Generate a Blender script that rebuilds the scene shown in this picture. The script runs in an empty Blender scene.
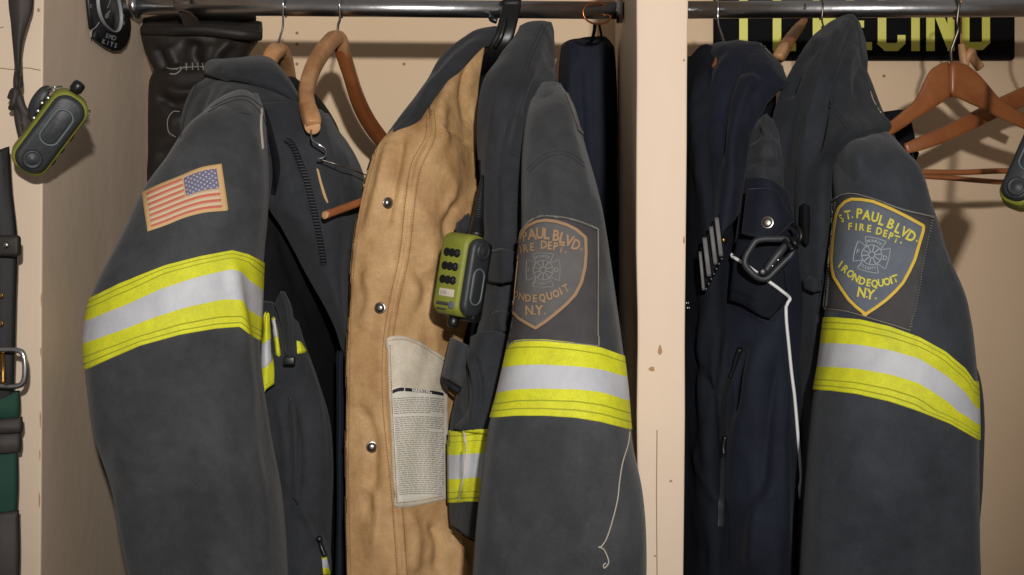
import bpy, math, random
import numpy as np
from mathutils import Vector, Matrix
from mathutils.bvhtree import BVHTree
random.seed(7)
RNG = np.random.RandomState(11)
COL = bpy.context.scene.collection
F, D, XV, YV, ZC = 1455.0, 1.5, 560.0, 287.5, 1.5
PI = math.pi

# ------------------------------------------------------------------ maths
def P(px, py, Y):
    s = (D + Y) / F
    return ((px - XV) * s, Y, ZC - (py - YV) * s)
def Pn(a):
    a = np.asarray(a, float); s = (D + a[..., 2]) / F
    return np.stack([(a[..., 0] - XV) * s, a[..., 2], ZC - (a[..., 1] - YV) * s], -1)
def topx(w):
    s = (D + w[..., 1]) / F
    return np.stack([w[..., 0] / s + XV, YV - (w[..., 2] - ZC) / s], -1)
CAMV = np.array([0, -D, ZC])
def cr(ctrl, step=None, n=None):
    """Catmull-Rom through ctrl (n,k...) along axis 0; about step px between samples"""
    c = np.asarray(ctrl, float); m = len(c)
    if m == 2:
        k = n or 8
        t = np.linspace(0, 1, k + 1)
        return c[0] + (c[1] - c[0]) * t.reshape((-1,) + (1,) * (c.ndim - 1))
    ext = np.concatenate([[2 * c[0] - c[1]], c, [2 * c[-1] - c[-2]]])
    out = []
    for i in range(m - 1):
        p0, p1, p2, p3 = ext[i], ext[i + 1], ext[i + 2], ext[i + 3]
        if n: k = n
        else:
            d = (p2 - p1)[..., :2]
            k = max(2, int(math.ceil(np.sqrt((d ** 2).sum(-1)).max() / step)))
        for j in range(k):
            t = j / k
            out.append(.5 * ((2 * p1) + (p2 - p0) * t + (2 * p0 - 5 * p1 + 4 * p2 - p3) * t * t + (3 * p1 - p0 - 3 * p2 + p3) * t ** 3))
    out.append(c[-1])
    return np.array(out)
LAT = RNG.rand(32, 32, 32) * 2 - 1
def vnoise(p):
    f = np.floor(p).astype(int); t = p - f; t = t * t * (3 - 2 * t)
    r = 0
    for dx in (0, 1):
        for dy in (0, 1):
            for dz in (0, 1):
                w = (t[..., 0] if dx else 1 - t[..., 0]) * (t[..., 1] if dy else 1 - t[..., 1]) * (t[..., 2] if dz else 1 - t[..., 2])
                r = r + w * LAT[(f[..., 0] + dx) % 32, (f[..., 1] + dy) % 32, (f[..., 2] + dz) % 32]
    return r
def folds(w, amp, sc=(22, 22, 7), seed=0.0):
    p = w * np.array(sc) + seed * 3.7
    q = w * np.array([x * 2.3 for x in sc]) + seed * 5.1 + vnoise(p)[..., None] * .8
    r = w * 95 + seed
    return 1.25 * amp * (vnoise(p) + .5 * vnoise(q)) + amp * .08 * vnoise(r)
def seg_dist(pp, line):
    line = np.asarray(line, float); best = np.full(pp.shape[:-1], 1e9); side = np.zeros(pp.shape[:-1]); along = np.zeros(pp.shape[:-1])
    L = 0; tot = np.sqrt((np.diff(line, axis=0) ** 2).sum(-1)).sum()
    for a, b in zip(line[:-1], line[1:]):
        ab = b - a; l2 = (ab ** 2).sum() + 1e-9; l = math.sqrt(l2)
        t = np.clip(((pp - a) * ab).sum(-1) / l2, 0, 1)
        q = a + t[..., None] * ab; dd = pp - q; d = np.sqrt((dd ** 2).sum(-1))
        s = ab[0] * dd[..., 1] - ab[1] * dd[..., 0]
        m = d < best
        best = np.where(m, d, best); side = np.where(m, np.sign(s), side); along = np.where(m, (L + t * l) / tot, along)
        L += l
    return best, side, along
def crease_disp(pp, creases):
    r = np.zeros(pp.shape[:-1])
    for c in creases or []:
        line, w, amp = c[0], c[1], c[2]; kind = c[3] if len(c) > 3 else 'r'
        line = cr(line, n=5) if len(line) > 2 else np.asarray(line, float)
        d, s, al = seg_dist(pp, line)
        if kind == 'r':
            taper = np.clip(np.minimum(al, 1 - al) * 6, 0.0, 1)
            r += amp * .0015 * np.exp(-(d / w) ** 2) * taper
        elif kind == 'g': r += amp * .001 * np.exp(-(d / w) ** 2)
        else: r += amp * .001 * np.where(s > 0, np.exp(-(d / (w * 3)) ** 2), 0) * np.clip(d / 1.2, 0, 1)
    return r
def normals(W, wrap=False):
    du = np.gradient(W, axis=0)
    dv = (np.roll(W, -1, 1) - np.roll(W, 1, 1)) if wrap else np.gradient(W, axis=1)
    n = np.cross(du, dv); n /= (np.linalg.norm(n, axis=-1, keepdims=True) + 1e-12)
    return n

# ------------------------------------------------------------------ objects
def newobj(name, verts, faces, mats, parent=None, fm=None, smooth=True, at=None):
    me = bpy.data.meshes.new(name)
    v = np.asarray(verts, float).reshape(-1, 3)
    off = np.zeros(3)
    if parent is not None:
        p = parent
        while p is not None: off += np.array(p.location); p = p.parent
    elif at is not None: off = np.array(at, float)
    me.from_pydata((v - off).tolist(), [], [tuple(int(i) for i in f) for f in faces])
    for m in (mats if isinstance(mats, (list, tuple)) else [mats]): me.materials.append(m)
    if fm is not None: me.polygons.foreach_set('material_index', np.asarray(fm, np.int32))
    me.polygons.foreach_set('use_smooth', [smooth] * len(me.polygons))
    me.update(); me.validate()
    o = bpy.data.objects.new(name, me); COL.objects.link(o)
    if parent is not None: o.parent = parent
    elif at is not None: o.location = at
    return o
def thing(name, label, cat, loc, group=None):
    o = bpy.data.objects.new(name, None); COL.objects.link(o); o.empty_display_size = .03
    o.location = loc; o['label'] = label; o['category'] = cat
    if group: o['group'] = group
    return o
def tag(o, label, cat, group=None):
    o['label'] = label; o['category'] = cat
    if group: o['group'] = group
    return o
class Surf:
    def __init__(s, v, f):
        s.v = np.asarray(v).reshape(-1, 3); s.f = f
        s.bvh = BVHTree.FromPolygons([tuple(x) for x in s.v], [tuple(int(i) for i in q) for q in f])
def cast(px, py, targets):
    o = Vector(CAMV); d = (Vector(P(px, py, 0)) - o).normalized(); best = None
    for t in targets:
        h = t.bvh.ray_cast(o, d)
        if h[0] is not None and (best is None or h[3] < best[2]): best = (h[0], h[1] if h[1].dot(d) < 0 else -h[1], h[3])
    return best
def drape(pts, targets, off=.0008, wrapmax=45):
    """pixel points -> points lying on the targets (off above them); past an edge they fold round it"""
    out = []; last = None
    for p in pts:
        px, py = float(p[0]), float(p[1]); o_ = off + (p[2] if len(p) > 2 else 0)
        h = cast(px, py, targets); sh = 0
        if h is None:
            for k in range(1, wrapmax):
                for sg in (1, -1):
                    h = cast(px + sg * (k + 1.2), py, targets)
                    if h: sh = k; break
                if h: break
        if h is None:
            out.append(last if last is not None else P(px, py, 0)); continue
        q = Vector(h[0]) + h[1] * o_
        if sh: q.y += sh * .00105; q.x += (-.0003 if sg == 1 else .0003)
        last = tuple(q); out.append(last)
    return np.array(out)
def gridfaces(nu, nv, wrap=False, base=0, flip=False):
    i, j = np.meshgrid(np.arange(nu - 1), np.arange(nv if wrap else nv - 1), indexing='ij')
    j2 = (j + 1) % nv
    f = np.stack([i * nv + j, i * nv + j2, (i + 1) * nv + j2, (i + 1) * nv + j], -1).reshape(-1, 4) + base
    return f[:, ::-1] if flip else f

def sheet(name, rows, mat, parent, th=.004, creases=None, amp=.0, fold=(22, 22, 7), seed=0, step=2.2, edge_mat=None, hem=None):
    """cloth sheet with real thickness through rows of (px,py,Y)"""
    c = np.asarray(rows, float)
    g = cr(c, step=step); g = np.swapaxes(cr(np.swapaxes(g, 0, 1), step=step), 0, 1)
    W = Pn(g); n = normals(W)
    if ((CAMV - W) * n).sum(-1).mean() < 0: n = -n
    pp = topx(W)
    d = crease_disp(pp, creases)
    if amp: d = d + folds(W, amp, fold, seed)
    W = W + n * d[..., None]
    n = normals(W)
    if ((CAMV - W) * n).sum(-1).mean() < 0: n = -n
    nu, nv = W.shape[:2]
    C = W - n * (th / 2)
    h = np.full((nu, nv), th / 2)
    h[0] = h[-1] = 0; h[:, 0] = h[:, -1] = 0
    if nu > 4 and nv > 4:
        q = th / 2 * .8
        h[1, 1:-1] = h[-2, 1:-1] = q; h[1:-1, 1] = h[1:-1, -2] = q
    if hem:   # fold back the rim so the edge reads as a rolled hem
        pass
    A = (C + n * h[..., None]).reshape(-1, 3); B = (C - n * h[..., None]).reshape(-1, 3)
    idx = np.arange(nu * nv).reshape(nu, nv); bidx = idx + nu * nv
    bidx[0] = idx[0]; bidx[-1] = idx[-1]; bidx[:, 0] = idx[:, 0]; bidx[:, -1] = idx[:, -1]
    f1 = gridfaces(nu, nv)
    f2 = bidx.reshape(-1)[f1][:, ::-1]
    V = np.concatenate([A, B])
    F_ = np.concatenate([f1, f2])
    # orient
    q = f1[len(f1) // 2]; fn = np.cross(V[q[1]] - V[q[0]], V[q[2]] - V[q[0]])
    if fn.dot(CAMV - V[q[0]]) < 0: F_ = F_[:, ::-1]
    used = np.unique(F_); remap = -np.ones(len(V), int); remap[used] = np.arange(len(used))
    V2 = V[used]; F2 = remap[F_]
    mats = mat if isinstance(mat, list) else [mat]; fm = None
    if len(mats) > 1: fm = [0] * len(f1) + [1] * len(f2)
    o = newobj(name, V2, F2, mats, parent, fm)
    return o, Surf(V2, F2)

class Loft:
    """closed tube of cloth; sections (xl,yl,xr,yr,Y,T): silhouette pixels, depth, half thickness"""
    def __init__(s, name, secs, mat, parent, creases=None, amp=.002, fold=(18, 18, 7), seed=0, step=2.4, nv=150, flat=2.3, floor=None):
        c = cr(np.asarray(secs, float), step=step)
        nu = len(c); th = np.linspace(0, 2 * PI, nv, endpoint=False)
        L = Pn(c[:, [0, 1, 4]]); R = Pn(c[:, [2, 3, 4]])
        m = (L + R) / 2; hw = (R - L) / 2
        e = 2 / flat
        cs = -np.sign(np.cos(th)) * np.abs(np.cos(th)) ** e; sn = -np.sign(np.sin(th)) * np.abs(np.sin(th)) ** e
        W = m[:, None] + hw[:, None] * cs[None, :, None]
        W = W + np.array([0, 1, 0]) * (sn[None, :] * c[:, 5][:, None])[..., None]
        n = normals(W, True)
        out = W - m[:, None]
        if (out * n).sum(-1).mean() < 0: n = -n
        pp = topx(W)
        front = np.clip(np.sin(th), 0, 1)[None, :] ** .35
        d = crease_disp(pp, creases) * front + folds(W, amp, fold, seed) * np.clip(np.abs(np.sin(th))[None] * 1.5, 0, 1)
        tp = np.ones(nu); k = min(10, nu // 4); tp[:k] = np.linspace(.1, 1, k)
        W = W + n * (d * tp[:, None])[..., None]
        s.W = W; s.n = n; s.nv = nv; s.nu = nu; s.pp = topx(W)
        V = W.reshape(-1, 3); f = gridfaces(nu, nv, True)
        q = f[len(f) // 2 + nv // 4]; fn = np.cross(V[q[1]] - V[q[0]], V[q[2]] - V[q[0]])
        if fn.dot(s.n.reshape(-1, 3)[q[0]]) < 0: f = f[:, ::-1]
        caps = [list(range(nv)), list(range((nu - 1) * nv, nu * nv))]
        fl = [tuple(x) for x in f] + [tuple(caps[0]), tuple(caps[1][::-1])]
        s.o = newobj(name, V, fl, mat, parent)
        s.surf = Surf(V, [tuple(x) for x in f])
    def band(s, name, top, bot, rows, mats, parent, off=.0012, th0=0.0, th1=1.0, n=110):
        """a tape sewn right round the tube between pixel curves top and bot; rows = [(v0,matindex)...]"""
        top = np.asarray(top, float); bot = np.asarray(bot, float)
        def yat(poly, x):
            i = np.interp(x, poly[:, 0], poly[:, 1])
            sl0 = (poly[1, 1] - poly[0, 1]) / (poly[1, 0] - poly[0, 0]); sl1 = (poly[-1, 1] - poly[-2, 1]) / (poly[-1, 0] - poly[-2, 0])
            return np.where(x < poly[0, 0], poly[0, 1] + (x - poly[0, 0]) * sl0 * .5, np.where(x > poly[-1, 0], poly[-1, 1] + (x - poly[-1, 0]) * sl1 * .5, i))
        ths = range(s.nv)
        cols = []
        for j in ths:
            pj = s.pp[:, j]
            a = pj[:, 1] - yat(top, pj[:, 0]); b = pj[:, 1] - yat(bot, pj[:, 0])
            ia = np.argmax(a > 0); ib = np.argmax(b > 0)
            ua = ia - 1 + a[ia - 1] / (a[ia - 1] - a[ia] + 1e-9) * 1.0; ub = ib - 1 + b[ib - 1] / (b[ib - 1] - b[ib] + 1e-9)
            us = np.clip(np.linspace(ua, ub, n), 0, s.nu - 1.001)
            i = us.astype(int); t = (us - i)[:, None]
            w = s.W[i, j] * (1 - t) + s.W[i + 1, j] * t; nn = s.n[i, j]
            e = np.full(n, off); e[0] = e[-1] = -.0006
            cols.append(w + nn * e[:, None])
        W = np.array(cols).swapaxes(0, 1)  # n, nv
        f = gridfaces(n, s.nv, True)
        v = (f[:, 0] // s.nv + .5) / (n - 1)
        fm = rowmat(v, rows)
        V = W.reshape(-1, 3)
        q = f[s.nv // 4]; fn = np.cross(V[q[1]] - V[q[0]], V[q[2]] - V[q[0]])
        if fn.dot(CAMV - V[q[0]]) < 0: f = f[:, ::-1]
        o = newobj(name, V, f, mats, parent, fm)
        return o, Surf(V, f)
def rowmat(v, rows):
    r = np.zeros(len(v), int)
    for v0, m in rows: r[v >= v0] = m
    return r
TAPE = [(0, 0), (.065, 2), (.085, 0), (.15, 2), (.165, 0), (.335, 1), (.665, 0), (.845, 2), (.86, 0), (.925, 2), (.945, 0)]
def resamp(poly, n):
    p = np.asarray(poly, float)
    if len(p) > 2: p = cr(p, n=6)
    l = np.concatenate([[0], np.cumsum(np.sqrt((np.diff(p[:, :2], axis=0) ** 2).sum(-1)))])
    t = np.linspace(0, l[-1], n)
    return np.stack([np.interp(t, l, p[:, k]) for k in range(p.shape[1])], -1)
def patch(name, top, bot, targets, mats, parent, rows=None, off=.0012, nu=None, nv=24, smoothcurve=True):
    """sewn piece between two pixel curves, lying on the targets, rim tucked down"""
    L = max(np.sqrt((np.diff(np.asarray(top, float), axis=0) ** 2).sum(-1)).sum(), 8)
    nu = nu or int(L / 2) + 3
    if smoothcurve: a = resamp(top, nu); b = resamp(bot, nu)
    else:
        def rs(p):
            p = np.asarray(p, float); l = np.concatenate([[0], np.cumsum(np.sqrt((np.diff(p, axis=0) ** 2).sum(-1)))]); t = np.linspace(0, l[-1], nu)
            return np.stack([np.interp(t, l, p[:, k]) for k in (0, 1)], -1)
        a = rs(top); b = rs(bot)
    t = np.linspace(0, 1, nv)[:, None, None]
    g = a[None] * (1 - t) + b[None] * t
    e = np.full((nv, nu, 1), 0.0); e[0] = e[-1] = -off - .0005; e[:, 0] = e[:, -1] = -off - .0005
    pts = np.concatenate([g, e], -1).reshape(-1, 3)
    V = drape(pts, targets, off)
    f = gridfaces(nv, nu)
    q = f[len(f) // 2]; fn = np.cross(V[q[1]] - V[q[0]], V[q[2]] - V[q[0]])
    if fn.dot(CAMV - V[q[0]]) < 0: f = f[:, ::-1]
    fm = rowmat((f.min(1) // nu + .5) / (nv - 1), rows) if rows else None
    o = newobj(name, V, f, mats, parent, fm)
    return o, Surf(V, f)
class Buf:
    def __init__(s): s.v = []; s.f = []; s.m = []
    def add(s, v, f, m=0):
        b = len(s.v); s.v.extend([tuple(x) for x in v]); s.f.extend([tuple(int(i) + b for i in q) for q in f]); s.m.extend([m] * len(f))
    def build(s, name, mats, parent=None, smooth=True, at=None): return newobj(name, s.v, s.f, mats, parent, s.m, smooth, at)
def ribbon(buf, line, w, targets, off=.001, m=0, closed=False, step=1.5, dash=None, raw=False):
    p = np.asarray(line, float)
    if closed: p = np.concatenate([p, p[:1]])
    if not raw and len(p) > 2: p = cr(p, n=4)
    l = np.concatenate([[0], np.cumsum(np.sqrt((np.diff(p, axis=0) ** 2).sum(-1)))])
    if l[-1] < 1e-6: return
    segs = [(0, l[-1])]
    if dash: segs = [(a, min(a + dash[0], l[-1])) for a in np.arange(0, l[-1], dash[0] + dash[1])]
    for a, b in segs:
        k = max(2, int((b - a) / step) + 1); t = np.linspace(a, b, k)
        q = np.stack([np.interp(t, l, p[:, 0]), np.interp(t, l, p[:, 1])], -1)
        tg = np.gradient(q, axis=0); tg /= (np.linalg.norm(tg, axis=-1, keepdims=True) + 1e-9); nn = np.stack([-tg[:, 1], tg[:, 0]], -1)
        pts = []
        for i in range(k):
            for s_, e in ((-.5, -.0003), (0, .0003), (.5, -.0003)): pts.append((*(q[i] + nn[i] * w * s_), e))
        V = drape(pts, targets, off)
        buf.add(V, gridfaces(k, 3), m)
_glyph = {}
def glyph(ch):
    if ch in _glyph: return _glyph[ch]
    cu = bpy.data.curves.new('g', 'FONT'); cu.body = ch; cu.size = 1; cu.offset = .034; cu.resolution_u = 3
    ob = bpy.data.objects.new('g', cu); COL.objects.link(ob)
    dg = bpy.context.evaluated_depsgraph_get(); dg.update()
    me = bpy.data.meshes.new_from_object(ob.evaluated_get(dg))
    v = np.array([x.co[:2] for x in me.vertices]); f = [tuple(p.vertices) for p in me.polygons]
    bpy.data.objects.remove(ob); bpy.data.curves.remove(cu); bpy.data.meshes.remove(me)
    cx = (v[:, 0].min() + v[:, 0].max()) / 2; wd = v[:, 0].max() - v[:, 0].min()
    v = v - np.array([cx, .36]); v = v / .73
    _glyph[ch] = (v, f, wd / .73); return _glyph[ch]
def letter(buf, ch, x, y, ang, h, targets, xform=None, wf=1.0, off=.0016, m=0, depth=None):
    v, f, _ = glyph(ch); a = math.radians(ang)
    q = v * np.array([h * wf, -h])
    q = np.stack([q[:, 0] * math.cos(a) - q[:, 1] * math.sin(a) + x, q[:, 0] * math.sin(a) + q[:, 1] * math.cos(a) + y], -1)
    if xform: q = np.array([xform(*p) for p in q])
    V = drape(q, targets, off) if targets else np.array([P(p[0], p[1], depth) for p in q])
    buf.add(V, f, m)
def tubepts(buf, pts, r, seg=10, m=0, caps=True, smooth=True, n=6, flat=None):
    """sweep a round (or flat=(a,b,up)) section along world points; r scalar or list"""
    p = np.asarray(pts, float); rr = np.full(len(p), r, float) if np.isscalar(r) else np.asarray(r, float)
    q = np.concatenate([p, rr[:, None]], 1)
    if smooth and len(p) > 2: q = cr(q, n=n)
    p = q[:, :3]; rr = q[:, 3]
    t = np.gradient(p, axis=0); t /= (np.linalg.norm(t, axis=-1, keepdims=True) + 1e-12)
    up = np.array([0, 0, 1.0]) if flat is None else np.array(flat[2], float)
    if abs(t[0].dot(up)) > .93: up = np.array([0, 1.0, 0])
    V = []; prev = None
    a, b = (1, 1) if flat is None else flat[:2]
    for i in range(len(p)):
        if prev is None or flat is not None:
            x = np.cross(up, t[i]); 
            if np.linalg.norm(x) < 1e-3: x = prev if prev is not None else np.array([1.0, 0, 0])
            x /= np.linalg.norm(x)
            if prev is not None and x.dot(prev) < 0: x = -x
        else: x = prev - t[i] * prev.dot(t[i]); x /= np.linalg.norm(x)
        y = np.cross(t[i], x); prev = x
        for k in range(seg):
            th = 2 * PI * k / seg; c, s_ = math.cos(th), math.sin(th)
            if flat is not None: c = math.copysign(abs(c) ** .6, c); s_ = math.copysign(abs(s_) ** .6, s_)
            V.append(p[i] + rr[i] * (a * c * x + b * s_ * y))
    N = len(p); f = [tuple(q) for q in gridfaces(N, seg, True)]
    if caps: f += [tuple(range(seg))[::-1], tuple(range((N - 1) * seg, N * seg))]
    buf.add(V, f, m)
def px3(*pts): return [P(*p) for p in pts]
def box(buf, lo, hi, m=0, M=None, bev=0.0):
    lo = np.array(lo, float); hi = np.array(hi, float)
    if bev <= 0:
        v = [(x, y, z) for x in (lo[0], hi[0]) for y in (lo[1], hi[1]) for z in (lo[2], hi[2])]
        f = [(0, 1, 3, 2), (4, 6, 7, 5), (0, 4, 5, 1), (2, 3, 7, 6), (0, 2, 6, 4), (1, 5, 7, 3)]
    else:
        import bmesh
        bm = bmesh.new(); bmesh.ops.create_cube(bm, size=1)
        for w in bm.verts: w.co = Vector([(lo[i] + hi[i]) / 2 + w.co[i] * (hi[i] - lo[i]) for i in range(3)])
        bmesh.ops.bevel(bm, geom=bm.edges[:], offset=bev, segments=3, affect='EDGES', profile=.5)
        bm.verts.index_update(); v = [tuple(w.co) for w in bm.verts]; f = [tuple(w.index for w in q.verts) for q in bm.faces]; bm.free()
    if M is not None: v = [tuple(M @ Vector(p)) for p in v]
    buf.add(v, f, m)
def disc(buf, c, nrm, r, h, m=0, seg=20, dome=.3, ring=None, M=None, sx=1.0):
    """button: axis nrm, radius r, height h, domed; profile of revolution"""
    n = Vector(nrm).normalized(); a = n.orthogonal().normalized(); b = n.cross(a)
    if abs(n.z) < .9: a = Vector((0, 0, 1)).cross(n).normalized(); b = n.cross(a)
    prof = ring or [(1.0, 0), (1.0, h * .6), (.9, h * .85), (.6, h * (1 + dome * .7)), (.3, h * (1 + dome)), (0.001, h * (1 + dome * 1.05))]
    V = []
    for rr, hh in prof:
        for k in range(seg):
            t = 2 * PI * k / seg
            p = Vector(c) + (a * math.cos(t) * sx + b * math.sin(t)) * rr * r + n * hh
            V.append(tuple(M @ p) if M is not None else tuple(p))
    f = [tuple(q) for q in gridfaces(len(prof), seg, True)] + [tuple(range((len(prof) - 1) * seg, len(prof) * seg))]
    buf.add(V, f, m)

# ------------------------------------------------------------------ materials
def lin(c):
    return tuple(((x / 255) / 12.92 if x / 255 <= .04045 else ((x / 255 + .055) / 1.055) ** 2.4) for x in c) + (1,)
def mat(name, col, rough=.8, metal=0, col2=None, nscale=8, weave=0, bump=0, bscale=60, sheen=0, nstretch=(1, 1, 1), lo=.35, hi=.7, spec=.5, ndetail=6, coat=0):
    m = bpy.data.materials.new(name); m.use_nodes = True; nt = m.node_tree; N = nt.nodes; L = nt.links
    b = N['Principled BSDF']; b.inputs['Base Color'].default_value = lin(col); b.inputs['Roughness'].default_value = rough
    b.inputs['Metallic'].default_value = metal; b.inputs['Specular IOR Level'].default_value = spec
    if sheen: b.inputs['Sheen Weight'].default_value = sheen; b.inputs['Sheen Roughness'].default_value = .5
    if coat: b.inputs['Coat Weight'].default_value = coat; b.inputs['Coat Roughness'].default_value = .25
    geo = N.new('ShaderNodeNewGeometry'); mp = N.new('ShaderNodeMapping'); L.new(geo.outputs['Position'], mp.inputs['Vector'])
    if col2:
        mp2 = N.new('ShaderNodeMapping'); mp2.inputs['Scale'].default_value = nstretch; L.new(geo.outputs['Position'], mp2.inputs['Vector'])
        no = N.new('ShaderNodeTexNoise'); no.inputs['Scale'].default_value = nscale; no.inputs['Detail'].default_value = ndetail; no.inputs['Roughness'].default_value = .62; no.inputs['Distortion'].default_value = .4
        L.new(mp2.outputs[0], no.inputs['Vector'])
        r = N.new('ShaderNodeValToRGB'); r.color_ramp.elements[0].position = lo; r.color_ramp.elements[1].position = hi
        r.color_ramp.elements[0].color = lin(col); r.color_ramp.elements[1].color = lin(col2)
        L.new(no.outputs['Fac'], r.inputs['Fac']); cout = r.outputs['Color']
        if weave:
            for sc_, k_ in ((1500, .42), (60, .15)):
                n3 = N.new('ShaderNodeTexNoise'); n3.inputs['Scale'].default_value = sc_; n3.inputs['Detail'].default_value = 4; n3.inputs['Roughness'].default_value = .7; L.new(geo.outputs['Position'], n3.inputs['Vector'])
                mr = N.new('ShaderNodeMapRange'); mr.inputs['From Min'].default_value = .25; mr.inputs['From Max'].default_value = .75; mr.inputs['To Min'].default_value = 1 - k_; mr.inputs['To Max'].default_value = 1 + k_; L.new(n3.outputs['Fac'], mr.inputs['Value'])
                vm = N.new('ShaderNodeVectorMath'); vm.operation = 'SCALE'; L.new(cout, vm.inputs[0]); L.new(mr.outputs['Result'], vm.inputs['Scale']); cout = vm.outputs[0]
        L.new(cout, b.inputs['Base Color'])
    h = None
    if weave:
        wv = []
        for ax, sc in (((1, 1, 0), weave), ((0, 0, 1), weave)):
            mm = N.new('ShaderNodeVectorMath'); mm.operation = 'DOT_PRODUCT'; mm.inputs[1].default_value = ax; L.new(geo.outputs['Position'], mm.inputs[0])
            s = N.new('ShaderNodeMath'); s.operation = 'MULTIPLY'; s.inputs[1].default_value = sc; L.new(mm.outputs['Value'], s.inputs[0])
            t = N.new('ShaderNodeMath'); t.operation = 'SINE'; L.new(s.outputs[0], t.inputs[0]); wv.append(t)
        w = N.new('ShaderNodeMath'); w.operation = 'MULTIPLY'; L.new(wv[0].outputs[0], w.inputs[0]); L.new(wv[1].outputs[0], w.inputs[1])
        bp = N.new('ShaderNodeBump'); bp.inputs['Strength'].default_value = .25; bp.inputs['Distance'].default_value = .0004; L.new(w.outputs[0], bp.inputs['Height']); h = bp
    if bump:
        n2 = N.new('ShaderNodeTexNoise'); n2.inputs['Scale'].default_value = bscale; n2.inputs['Detail'].default_value = 5; L.new(geo.outputs['Position'], n2.inputs['Vector'])
        bp = N.new('ShaderNodeBump'); bp.inputs['Strength'].default_value = 1; bp.inputs['Distance'].default_value = bump; L.new(n2.outputs['Fac'], bp.inputs['Height'])
        if h: L.new(h.outputs[0], bp.inputs['Normal'])
        h = bp
    if h: L.new(h.outputs[0], b.inputs['Normal'])
    return m
M = {}
M['wall'] = mat('wall_paint', (224, 196, 163), .75, col2=(230, 203, 171), nscale=5, bump=.0006, bscale=40, spec=.3)  # same paint as the trims, set lighter to make up for light falloff
M['trimpaint'] = mat('partition_paint', (214, 192, 168), .6, col2=(222, 200, 178), nscale=7, bump=.0008, bscale=25, nstretch=(1, 1, .2), spec=.35)
M['chip'] = mat('chipped_paint', (172, 132, 98), .9)
M['crack'] = mat('paint_crack', (150, 125, 100), .9)
M['floor'] = mat('concrete_floor', (110, 105, 98), .8, col2=(128, 122, 115), nscale=4)
M['chrome'] = mat('worn_chrome', (196, 196, 198), .3, 1, col2=(150, 150, 152), nscale=30, nstretch=(.25, 1, 1), bump=.0003, bscale=80)
M['wire'] = mat('bright_wire', (190, 190, 195), .22, 1)
M['darkwire'] = mat('dull_wire', (120, 112, 104), .35, 1)
M['copper'] = mat('copper_ring', (196, 120, 70), .3, 1)
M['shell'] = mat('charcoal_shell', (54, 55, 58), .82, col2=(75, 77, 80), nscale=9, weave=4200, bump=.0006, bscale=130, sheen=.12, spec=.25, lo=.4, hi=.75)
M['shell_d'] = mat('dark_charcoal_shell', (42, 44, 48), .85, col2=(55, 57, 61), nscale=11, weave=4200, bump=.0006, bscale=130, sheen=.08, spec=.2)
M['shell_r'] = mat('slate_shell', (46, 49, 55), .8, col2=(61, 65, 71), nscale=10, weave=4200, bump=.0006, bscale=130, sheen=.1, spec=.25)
M['seam'] = mat('seam_thread', (40, 42, 46), .9)
M['seam_l'] = mat('pale_thread', (128, 124, 116), .9)
M['liner'] = mat('black_liner', (15, 15, 18), .9, col2=(21, 21, 25), nscale=20, spec=.2)  # dark lining cloth; its near-black also holds the shade inside the jackets
M['navyliner'] = mat('navy_liner', (26, 30, 42), .8, col2=(34, 38, 52), nscale=15, spec=.25)
M['navy'] = mat('navy_shell', (23, 26, 37), .75, col2=(31, 35, 49), nscale=12, bump=.0006, bscale=120, sheen=.05, spec=.15)
M['navy2'] = mat('black_navy_shell', (18, 20, 28), .8, col2=(25, 28, 36), nscale=12, bump=.0006, bscale=110, spec=.15)
M['tan'] = mat('tan_lining', (168, 128, 84), .6, col2=(202, 164, 116), nscale=16, weave=3600, bump=.003, bscale=40, spec=.4, lo=.3, hi=.7)
M['tan_edge'] = mat('tan_binding', (196, 160, 116), .85, weave=3000)
M['tanthread'] = mat('tan_stitch', (128, 96, 60), .9)
M['yellow'] = mat('lime_yellow_tape', (220, 220, 44), .6, col2=(204, 206, 48), nscale=25, weave=3800, bump=.0002, bscale=300, spec=.3)
M['silver'] = mat('silver_tape', (196, 197, 202), .5, col2=(176, 177, 184), nscale=22, spec=.5, bump=.0003, bscale=200)
M['ythread'] = mat('olive_thread', (158, 162, 34), .9)
M['leather'] = mat('black_leather', (32, 28, 26), .55, col2=(44, 39, 35), nscale=14, bump=.0009, bscale=90, spec=.3)
M['brownleather'] = mat('brown_leather', (66, 54, 46), .55, bump=.0005, bscale=120)
M['strap'] = mat('black_strap', (50, 44, 41), .65, col2=(62, 55, 51), nscale=18, bump=.0005, bscale=100)
M['blackplastic'] = mat('black_plastic', (20, 20, 22), .38)
M['rubber'] = mat('grey_black_rubber', (44, 46, 50), .5, bump=.0003, bscale=200)
M['rubber_l'] = mat('worn_rubber_edge', (92, 104, 104), .5)
M['lime'] = mat('lime_plastic', (136, 140, 50), .55, col2=(118, 124, 42), nscale=40, bump=.0003, bscale=300)
M['wood'] = mat('varnished_wood', (132, 74, 38), .4, col2=(160, 98, 56), nscale=26, nstretch=(1, .35, 1), spec=.5, coat=.3, lo=.3, hi=.7)
M['woodpale'] = mat('worn_wood', (190, 140, 96), .5, col2=(206, 160, 116), nscale=50)
M['woodworn_lit'] = mat('faded_lit_varnished_wood', (160, 108, 66), .45, col2=(190, 142, 98), nscale=40, lo=.35, hi=.65)  # faded wood, with some of the light put into its colour
M['shell_rd'] = mat('shaded_slate_shell', (36, 39, 44), .85, col2=(47, 50, 56), nscale=10, weave=4200, bump=.0006, bscale=130, sheen=.06, spec=.2)  # slate shell darkened: shading of collar and front put into the colour
M['steel'] = mat('snap_metal', (140, 136, 132), .3, 1)
M['brass'] = mat('old_brass', (150, 112, 62), .35, 1)
M['cream'] = mat('label_cloth', (196, 184, 164), .8, col2=(212, 200, 182), nscale=18, weave=3000, bump=.0008, bscale=60)
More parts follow.
